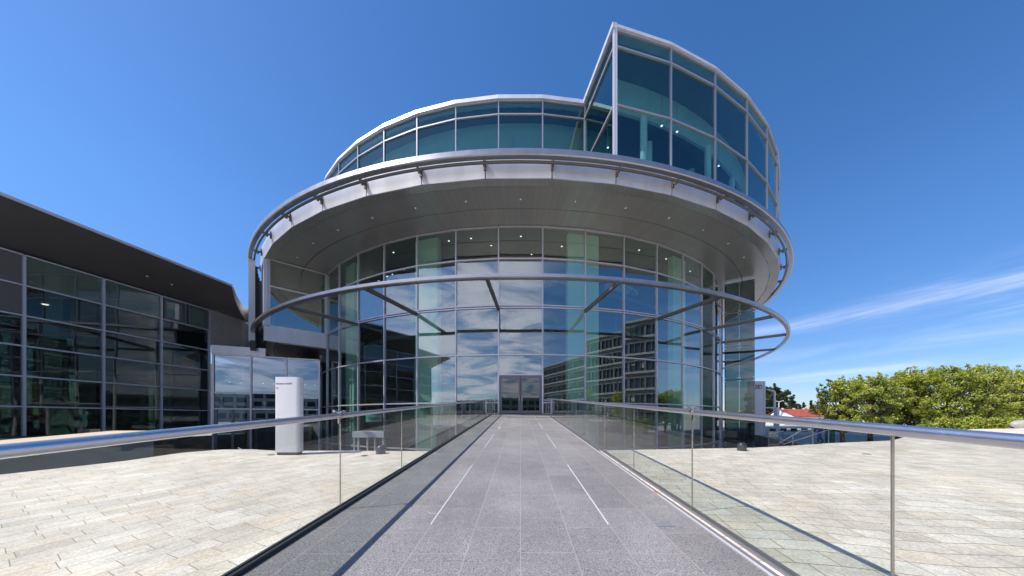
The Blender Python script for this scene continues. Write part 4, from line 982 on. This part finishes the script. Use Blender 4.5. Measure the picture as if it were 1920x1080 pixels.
# ------------------------------------------------------------------ person
def skin_mesh(name, verts, edges, radii, m, parent, root=0, sub=2):
    me = bpy.data.meshes.new(name); me.from_pydata(verts, edges, []); me.materials.append(M[m])
    o = bpy.data.objects.new(name, me); COL.objects.link(o); o.parent = parent
    sk = o.modifiers.new('skin', 'SKIN'); sk.use_smooth_shade = True
    for i, r in enumerate(radii):
        s_ = me.skin_vertices[0].data[i]; s_.radius = (r, r) if not isinstance(r, tuple) else r; s_.use_root = (i == root)
    ss = o.modifiers.new('sub', 'SUBSURF'); ss.levels = sub; ss.render_levels = sub
    return o
def person():
    x, y = 20.85, 22.3
    t = thing('person', 'person in blue jacket and jeans walking behind the right handrail', 'person', (x, y, -0.45))
    # walking to the left (-X)
    V = [(0, 0, 0.95), (0, 0, 1.12), (0, 0, 1.32), (0.0, 0, 1.46), (-0.02, 0, 1.55), (-0.03, 0, 1.66),
         (0, -0.10, 0.90), (-0.16, -0.10, 0.50), (-0.22, -0.10, 0.10), (-0.36, -0.10, 0.05),
         (0, 0.10, 0.90), (0.10, 0.10, 0.50), (0.34, 0.10, 0.14), (0.22, 0.10, 0.04),
         (0, -0.19, 1.40), (0.12, -0.24, 1.12), (0.0, -0.24, 0.88), (-0.05, -0.24, 0.80),
         (0, 0.19, 1.40), (-0.10, 0.24, 1.12), (-0.26, 0.22, 0.95), (-0.32, 0.21, 0.90)]
    E = [(0, 1), (1, 2), (2, 3), (3, 4), (4, 5), (0, 6), (6, 7), (7, 8), (8, 9), (0, 10), (10, 11), (11, 12), (12, 13), (2, 14), (14, 15), (15, 16), (16, 17), (2, 18), (18, 19), (19, 20), (20, 21)]
    Rr = [0.13, 0.12, 0.14, 0.07, 0.055, 0.095, 0.085, 0.06, 0.04, 0.03, 0.085, 0.06, 0.04, 0.03, 0.055, 0.04, 0.03, 0.028, 0.055, 0.04, 0.03, 0.028]
    skin_mesh('body', V, E, Rr, 'skin', t)
    skin_mesh('jacket', [V[i] for i in (0, 1, 2, 3, 14, 15, 16, 18, 19, 20)], [(0, 1), (1, 2), (2, 3), (2, 4), (4, 5), (5, 6), (2, 7), (7, 8), (8, 9)], [0.165, 0.15, 0.165, 0.09, 0.075, 0.06, 0.05, 0.075, 0.06, 0.05], 'jacket', t)
    skin_mesh('trousers', [V[i] for i in (0, 6, 7, 8, 10, 11, 12)], [(0, 1), (1, 2), (2, 3), (0, 4), (4, 5), (5, 6)], [0.15, 0.105, 0.085, 0.07, 0.105, 0.085, 0.07], 'denim', t)
    sh = MB().box(-0.42, -0.16, -0.15, -0.05, 0.0, 0.09).hexa([(0.10, 0.05, 0.0), (0.22, 0.05, 0.0), (0.22, 0.15, 0.0), (0.10, 0.15, 0.0), (0.28, 0.05, 0.20), (0.40, 0.05, 0.16), (0.40, 0.15, 0.16), (0.28, 0.15, 0.20)])
    obj('shoes', sh, 'shoe', t, bevel=0.02, local=True)
    obj('hair', MB().lathe([(0.10, 0.0), (0.112, 0.05), (0.09, 0.10), (0.03, 0.125)], 14, (0.0, 0, 1.66)), 'hair', t, smooth=True, local=True)
    for sy_ in (-0.24, 0.21):
        hx = -0.06 if sy_ < 0 else -0.34; hz = 0.78 if sy_ < 0 else 0.88
        hv = [(hx, sy_, hz), (hx-0.03, sy_, hz-0.05)]; he = [(0, 1)]; hr = [0.026, 0.028]
        for k in range(4):
            b0 = len(hv); yy = sy_-0.024+0.016*k; l_ = 0.05+0.012*(1-abs(k-1.5)/1.5)
            hv += [(hx-0.045, yy, hz-0.08), (hx-0.045-0.01, yy, hz-0.08-l_)]; he += [(1, b0), (b0, b0+1)]; hr += [0.008, 0.007]
        b0 = len(hv); hv += [(hx-0.06, sy_, hz-0.05), (hx-0.075, sy_, hz-0.085)]; he += [(1, b0), (b0, b0+1)]; hr += [0.009, 0.008]
        skin_mesh('hand', hv, he, hr, 'skin', t, sub=1)
person()

# ------------------------------------------------------------------ cars on display
def car(loc, rot, label, group=None):
    t = thing('display_car', label, 'car', loc, group)
    prof = [(-2.1, 0.35), (-2.12, 0.62), (-1.95, 0.82), (-1.45, 0.90), (-0.85, 1.28), (-0.3, 1.38), (0.45, 1.36), (1.15, 1.0), (1.85, 0.84), (2.1, 0.65), (2.12, 0.38), (1.8, 0.25), (-1.85, 0.25)]
    half = [0.72, 0.80, 0.82, 0.80, 0.62, 0.56, 0.56, 0.74, 0.78, 0.74, 0.70, 0.74, 0.74]
    b = MB(); n = len(prof)
    b.v = [(x, -h, z) for (x, z), h in zip(prof, half)]+[(x, h, z) for (x, z), h in zip(prof, half)]
    b.f = [tuple(range(n)), tuple(reversed(range(n, 2*n)))]+[(i, n+i, n+(i+1) % n, (i+1) % n) for i in range(n)]
    obj('body', b, 'car_paint', t, bevel=0.06, local=True)
    for s_ in (-1, 1):
        g = MB().add([(-0.95, s_*0.80, 0.95), (0.98, s_*0.80, 0.98), (0.40, s_*0.60, 1.31), (-0.30, s_*0.60, 1.33), (-0.80, s_*0.66, 1.22)], [(0, 1, 2, 3, 4)])
        obj('side_window', g, 'off_window', t, local=True)
        for wx in (-1.3, 1.3):
            w_ = MB().tube([(wx, s_*0.62, 0.31), (wx, s_*0.83, 0.31)], 0.31, 24); wo_ = obj('wheel', w_, 'tyre', t, local=True)
            obj('rim', MB().tube([(wx, s_*0.80, 0.31), (wx, s_*0.84, 0.31)], 0.20, 12), 'steel', wo_)
    t.rotation_euler = (0, 0, rot)
    return t
car((*P(-1.02, 28.6), z_(8.02)), -1.02+PI, 'silver car parked behind the left gallery window')
car((*P(0.23, 21.0), z_(11.72)), 0.23, 'silver car on the upper gallery behind the facade, the left one', 'silver cars on the upper gallery')
car((*P(0.46, 21.0), z_(11.72)), 0.46, 'silver car on the upper gallery behind the facade, the right one', 'silver cars on the upper gallery')

# ------------------------------------------------------------------ background right
def street_lamp(x, y, h, arms, label, r=0.07):
    t = thing('street_lamp', label, 'street lamp', (x, y, -0.45))
    obj('pole', MB().tube([(0, 0, 0), (0, 0, h)], [r*1.3, r], 10), 'alu', t, local=True)
    for s_ in arms:
        obj('lamp_head', MB().hexa([(s_*0.1, -0.12, h), (s_*1.2, -0.12, h+0.28), (s_*1.2, 0.12, h+0.28), (s_*0.1, 0.12, h), (s_*0.1, -0.12, h+0.12), (s_*1.2, -0.10, h+0.42), (s_*1.2, 0.10, h+0.42), (s_*0.1, 0.12, h+0.12)]), 'white_panel', t, local=True)
    return t
street_lamp((1452.5-976)/600*50, 50, 6.0, (-1,), 'taller street lamp with one arm right of the white pylon', 0.13)
street_lamp((1460.5-976)/600*85, 85, 6.2, (-1, 1), 'double-headed street lamp in front of the dark trees', 0.12)
gt = thing('barrier_arm', 'white horizontal bar on a post beside the white pylon', 'barrier', (39.5, 49, -0.45))
obj('post', MB().box(39.1, 39.5, 48.8, 49.2, -0.45, z_(1.75)), 'white_panel', gt)
obj('arm', MB().box(36.6, 39.1, 48.95, 49.05, z_(1.6), z_(1.75)), 'white_panel', gt)
lw_ = thing('low_wall', 'long low white wall with dark supports under the red-roofed house', 'wall', (36, 44, -0.45))
obj('coping', MB().box(33.0, 44.0, 43.8, 44.6, -0.05, 0.25), 'render_white', lw_)
for k in range(8): obj('support', MB().box(33.2+1.45*k, 33.6+1.45*k, 43.9, 44.5, -0.45, -0.05), 'black', lw_)
# house
HY_ = 84.0
hs = thing('house', 'white gabled house with a red tiled roof beyond the plaza', 'house', (74, HY_, -0.45))
kx = HY_/600
gx0, gx1 = (1459-976)*kx, (1552-976)*kx; hA, hE = 17.5*kx, 4.0*kx; dpt = 4.4
obj('wall', MB().add([(gx0+1.2, HY_-0.3, -0.45), (gx1, HY_, -0.45), (gx1, HY_+dpt, -0.45), (gx0-0.8, HY_+dpt-1, -0.45), (gx0+4.1, HY_, z_(hE)), (gx1, HY_, z_(hE)), (gx1, HY_+dpt, z_(hE)), (gx0, HY_+dpt-1, z_(hE)), (gx0+1.7, HY_+dpt/2, z_(hA)), (gx1, HY_+dpt/2, z_(hA))],
    [(0, 1, 5, 4), (1, 2, 6, 9, 5), (2, 3, 7, 6), (3, 0, 4, 8, 7), (3, 2, 1, 0)]), 'render_white', hs)
rfm = MB()
for ya_, xa_ in ((HY_-0.4, gx0+4.4), (HY_+dpt+0.4, gx0-0.2)):
    rfm.hexa([(xa_, ya_, z_(hE-0.12)), (gx1+0.3, ya_, z_(hE-0.12)), (gx1+0.3, HY_+dpt/2, z_(hA+0.03)), (gx0+1.6, HY_+dpt/2, z_(hA+0.03)), (xa_, ya_, z_(hE+0.02)), (gx1+0.3, ya_, z_(hE+0.02)), (gx1+0.3, HY_+dpt/2, z_(hA+0.17)), (gx0+1.6, HY_+dpt/2, z_(hA+0.17))])
rfo = obj('roof', rfm, 'roof_tile', hs)
for cx in (gx0+3.0, gx0+6.0, gx0+8.7): obj('chimney', MB().box(cx-0.22, cx+0.22, HY_+dpt/2-0.2, HY_+dpt/2+0.2, z_(hA), z_(hA+0.42)), 'render_white', rfo)
for cx in (gx0+5.5, gx0+8, gx0+10.5): obj('window', MB().box(cx-0.4, cx+0.4, HY_-0.03, HY_+0.05, z_(-0.8), z_(0.1)), 'off_window', hs)

# foliage
def tree_mesh(seed, h, w_, trunk_h, nleaf, leaf, clumps, lowest=0.0, conifer=False):
    r = random.Random(seed)
    tr = MB(); cl = []
    tr.tube([(0, 0, 0), (0.05*r.uniform(-1, 1), 0.05, h*0.3), (0.1*r.uniform(-1, 1), 0, h*0.65), (0, 0, h*0.9)], [h*0.03, h*0.022, h*0.014, h*0.004], 8)
    for i in range(clumps):
        u = (i+0.5)/clumps
        if conifer:
            z = h*(0.12+0.85*u); rad = w_*(1-u)*0.95+0.1; a = r.uniform(0, 2*PI); d = rad*r.uniform(0.3, 0.9)
            c = Vector((d*math.cos(a), d*math.sin(a), z)); cs = (0.22*w_*(1.1-u)+0.15)
        else:
            a = r.uniform(0, 2*PI); z = trunk_h+(h-trunk_h)*r.uniform(0.0, 0.95)**0.9
            v = (z-trunk_h)/(h-trunk_h); rad = w_*math.sqrt(max(0.05, 1-(v*1.30-0.36)**2))
            d = rad*math.sqrt(r.uniform(0.05, 1.0)); c = Vector((d*math.cos(a), d*math.sin(a), z)); cs = r.uniform(0.11, 0.23)*w_
        cl.append((c, cs))
        if not conifer and i % 2 == 0:
            s0 = Vector((0, 0, max(trunk_h*0.6, c.z*0.5))); mid = s0.lerp(c, 0.5)+Vector((0, 0, 0.1*h*r.uniform(-0.3, 1)*0.3))
            tr.tube([s0, mid, c], [h*0.011, h*0.007, h*0.003], 6)
    if not conifer:
        for i in range(16):
            a = r.uniform(0, 2*PI); d = w_*math.sqrt(r.random())*0.95; c = Vector((d*math.cos(a), d*math.sin(a), h*(0.93-0.25*(d/w_)**2)+r.uniform(0, 0.13)*h))
            b0 = Vector((d*0.7*math.cos(a), d*0.7*math.sin(a), c.z-0.3*h)); tr.tube([b0, c], [h*0.004, h*0.002], 5)
            for q in range(3): cl.append((b0.lerp(c, 0.55+0.25*q), 0.085*w_*(1.3-0.25*q)))
    lv = MB(); per = max(1, nleaf//clumps)
    for c, cs in cl:
        for k in range(per if cs > 0.13*w_ or conifer else per//4):
            d = Vector((r.gauss(0, 1), r.gauss(0, 1), r.gauss(0, 0.75)))
            if d.length > 2.1: continue
            p = c+d*cs*0.52
            if p.z < lowest: continue
            nrm_ = Vector((r.gauss(0, 1), r.gauss(0, 1), r.gauss(0.4, 1))).normalized(); t1 = nrm_.orthogonal().normalized(); t1.rotate(Matrix.Rotation(r.uniform(0, 2*PI), 3, nrm_)); t2 = nrm_.cross(t1)
            s_ = leaf*r.uniform(0.6, 1.3)
            lv.add([p-t1*s_, p+t2*s_*0.5+nrm_*s_*0.15, p+t1*s_, p-t2*s_*0.5+nrm_*s_*0.15], [(0, 1, 2, 3)])
    return tr, lv
def make_tree(name, label, cat, loc, seed, h, w_, trunk_h, nleaf, leaf, clumps, lm, group, conifer=False):
    t = thing(name, label, cat, loc, group)
    tr, lv = tree_mesh(seed, h, w_, trunk_h, nleaf, leaf, clumps, conifer=conifer)
    obj('trunk', tr, 'bark', t, autos=60, local=True)
    me = bpy.data.meshes.new('crown'); me.from_pydata(lv.v, [], lv.f); me.materials.append(M[lm])
    o = bpy.data.objects.new('crown', me); COL.objects.link(o); o.parent = t
    return t
TR = [ # px centre, Y, base z, top y px, half width px, label
    (1580, 22.5, -0.45, 712, 42, 'leftmost light green tree behind the plaza, beside the red roof'),
    (1632, 23.5, -0.45, 706, 44, 'light green tree second from the left of the row'),
    (1682, 24.5, -0.45, 708, 42, 'light green tree behind the right handrail post'),
    (1716, 24, -0.45, 691, 46, 'tall light green tree with a loose spiky top, right of the handrail post'),
    (1776, 23.5, -0.45, 689, 52, 'broad light green tree in the middle of the right group'),
    (1842, 23, -0.45, 686, 50, 'tallest light green tree near the right end of the row'),
    (1905, 24, -0.45, 694, 46, 'light green tree cut by the right picture edge'),
    (1958, 26, -0.45, 700, 46, 'light green tree just beyond the right picture edge')]
for i, (px, Yt, zb, ty_, hw, lab) in enumerate(TR):
    h = (785-ty_)*Yt/600+EYE-zb; hw_ = hw/600*Yt
    make_tree('broadleaf_tree', lab, 'tree', ((px-976)/600*Yt, Yt, zb), 100+i, h, hw_, 0.27*h, 11500, 0.082*Yt/25, 105, ('leaf_light', 'leaf_mid')[i % 3 == 1], 'light green trees right of the plaza')
# low shrubs closing the foot of the trees
for i, (px, Yt) in enumerate(((1775, 17.2), (1812, 16.6), (1850, 16.2), (1888, 17.0))):
    lab = ['low green shrub leftmost before the right trees', 'low green shrub second before the right trees', 'low green shrub third before the right trees', 'low green shrub beside the pale boulder'][i]
    make_tree('shrub', lab, 'shrub', ((px-976)/600*Yt, Yt, -0.45), 300+i, 1.75, 1.25, 0.05, 4500, 0.06, 30, 'leaf_light', 'shrubs before the right trees')
DT = [(1445, 95, 724, 20, 'dark green tree behind the taller street lamp'), (1466, 100, 733, 22, 'dark green tree behind the double-headed lamp'), (1418, 92, 735, 26, 'dark green tree behind the glass screen'), (1486, 110, 757, 16, 'dark tree at the left end of the red roof')]
for i, (px, Yt, ty_, hw, lab) in enumerate(DT):
    h = (785-ty_)*Yt/600+EYE+0.45
    make_tree('dark_tree', lab, 'tree', ((px-976)/600*Yt, Yt, -0.45), 500+i, h, hw/600*Yt, 0.1*h, 6000, 0.34, 46, 'leaf_dark', 'dark trees behind the street lamps')
for i, (px, Yt, ty_) in enumerate(((1507, 130, 754), (1521, 132, 750))):
    h = (785-ty_)*Yt/600+EYE+0.45
    make_tree('conifer', ['small dark conifer above the red roof, the left one', 'pointed dark conifer above the red roof, the right one'][i], 'tree', ((px-976)/600*Yt, Yt, -0.45), 600+i, h, 2.0, 0.5, 3500, 0.34, 36, 'leaf_dark', 'dark conifers behind the house', conifer=True)
# far tree line beyond everything
ft = MB(); r = random.Random(9)
for i in range(26000):
    u = r.random(); x = -420+900*u; y = 300+r.uniform(-14, 14); hh = 9+4*math.sin(x*0.03)+3*math.sin(x*0.11+1)
    p = Vector((x, y, -0.5+hh*r.random()**0.8)); n = Vector((r.gauss(0, 1), r.gauss(0, 1), r.gauss(0, 1))).normalized(); a = n.orthogonal().normalized(); b_ = n.cross(a); s_ = r.uniform(0.5, 1.2)
    ft.add([p-a*s_, p+b_*s_, p+a*s_, p-b_*s_], [(0, 1, 2, 3)])
me = bpy.data.meshes.new('far_wood'); me.from_pydata(ft.v, [], ft.f); me.materials.append(M['leaf_dark']); o = bpy.data.objects.new('far_wood', me); COL.objects.link(o)
tag(o, 'dark far-off wood along the horizon', 'wood', kind='stuff')
# boulder
r = random.Random(4); bm = bmesh.new(); bmesh.ops.create_icosphere(bm, subdivisions=3, radius=1)
dirs = [Vector((r.gauss(0, 1), r.gauss(0, 1), r.gauss(0, 1))).normalized() for _ in range(16)]
for v in bm.verts:
    k = min(1.0, min(0.78/max(0.01, v.co.dot(d)) for d in dirs if v.co.dot(d) > 0.05)); v.co *= k*(1+r.uniform(-0.02, 0.02)); v.co.x *= 1.1; v.co.y *= 0.8; v.co.z *= 0.62
me = bpy.data.meshes.new('boulder'); bm.to_mesh(me); bm.free(); me.materials.append(M['rock'])
o = bpy.data.objects.new('boulder', me); COL.objects.link(o); o.location = (20.6, 13.05, sy(13.05)+0.12)
tag(o, 'pale angular boulder at the right edge before the shrubs', 'boulder')
o.scale = (0.42, 0.40, 0.42)

# ------------------------------------------------------------------ office block behind and beside the camera (seen mirrored in the glass)
ob = thing('office_block', 'long banded office block mirrored in the rotunda glass', 'office building', (40, -12, -0.45))
A0 = Vector((47.0, 14.0)); B0 = Vector((30.0, -84.0)); od = (B0-A0).normalized(); on = Vector((-od.y, od.x))
if on.x < 0: on = -on
OL = (B0-A0).length
def quadbox(mb, s0, s1, d0, d1, z0, z1):
    q = [A0+od*s0+on*d0, A0+od*s1+on*d0, A0+od*s1+on*d1, A0+od*s0+on*d1]
    return mb.hexa([(p.x, p.y, z0) for p in q]+[(p.x, p.y, z1) for p in q])
obj('core', quadbox(MB(), 0.6, OL-0.6, 0.8, 13, -0.45, 20.2), 'off_window', ob)
for f in range(7):
    zf = -0.2+3.35*f
    obj('floor_band', quadbox(MB(), 0, OL, 0, 13.4, zf+0.55, zf+0.95), 'off_concrete', ob)
    obj('spandrel', quadbox(MB(), 0.3, OL-0.3, 0.4, 13.2, zf-0.35, zf+0.545), 'off_spandrel', ob)
fm = MB()
for f in range(6):
    zf = -0.2+3.35*f+0.952
    for k in range(int(OL/1.1)): quadbox(fm, k*1.1+0.3, k*1.1+0.42+0.3*(k % 3 == 0), 0.45, 0.79, zf, zf+2.04)
obj('window_mullions', fm, 'off_spandrel', ob)
rb_ = random.Random(11); bl = MB()
for k in range(60):
    f = rb_.randrange(6); q = 1.1*rb_.randrange(int(OL/1.1)-1)+0.45; quadbox(bl, q, q+0.8, 0.70, 0.78, -0.2+3.35*f+1.0+rb_.uniform(0.6, 1.4), -0.2+3.35*f+2.95)
obj('window_blinds', bl, 'off_concrete', ob)
ob2 = thing('rear_office_block', 'low banded office block mirrored beside the entrance doors', 'office building', (10, -110, -0.45))
A0 = Vector((75.0, -96.0)); B0 = Vector((-70.0, -112.0)); od = (B0-A0).normalized(); on = Vector((-od.y, od.x))
if on.y > 0: on = -on
OL = (B0-A0).length
obj('core', quadbox(MB(), 0.6, OL-0.6, 0.8, 12, -0.45, 11.0), 'off_window', ob2)
for f in range(4): obj('floor_band', quadbox(MB(), 0, OL, 0, 12.4, -0.4+3.4*f, 0.9+3.4*f), 'off_concrete', ob2)
cm = MB()
for k in range(int(OL/4)): quadbox(cm, k*4, k*4+0.9, -0.25, 0.78, -0.45, 11.2)
obj('columns', cm, 'off_concrete', ob2)
for i, (x, y, h) in enumerate(((32, 9, 7.0), (30.5, 2, 6.5), (29, -6, 7.5), (26, -15, 7.0))):
    make_tree('courtyard_tree', ['courtyard tree mirrored rightmost in the rotunda glass', 'courtyard tree mirrored second from the right in the glass', 'courtyard tree mirrored third from the right in the glass', 'courtyard tree mirrored nearest the doors in the glass'][i], 'tree', (x, y, -0.4), 700+i, h, h*0.32, h*0.25, 5000, 0.12, 40, 'leaf_light', 'courtyard trees mirrored in the glass')

bpy.context.view_layer.update()
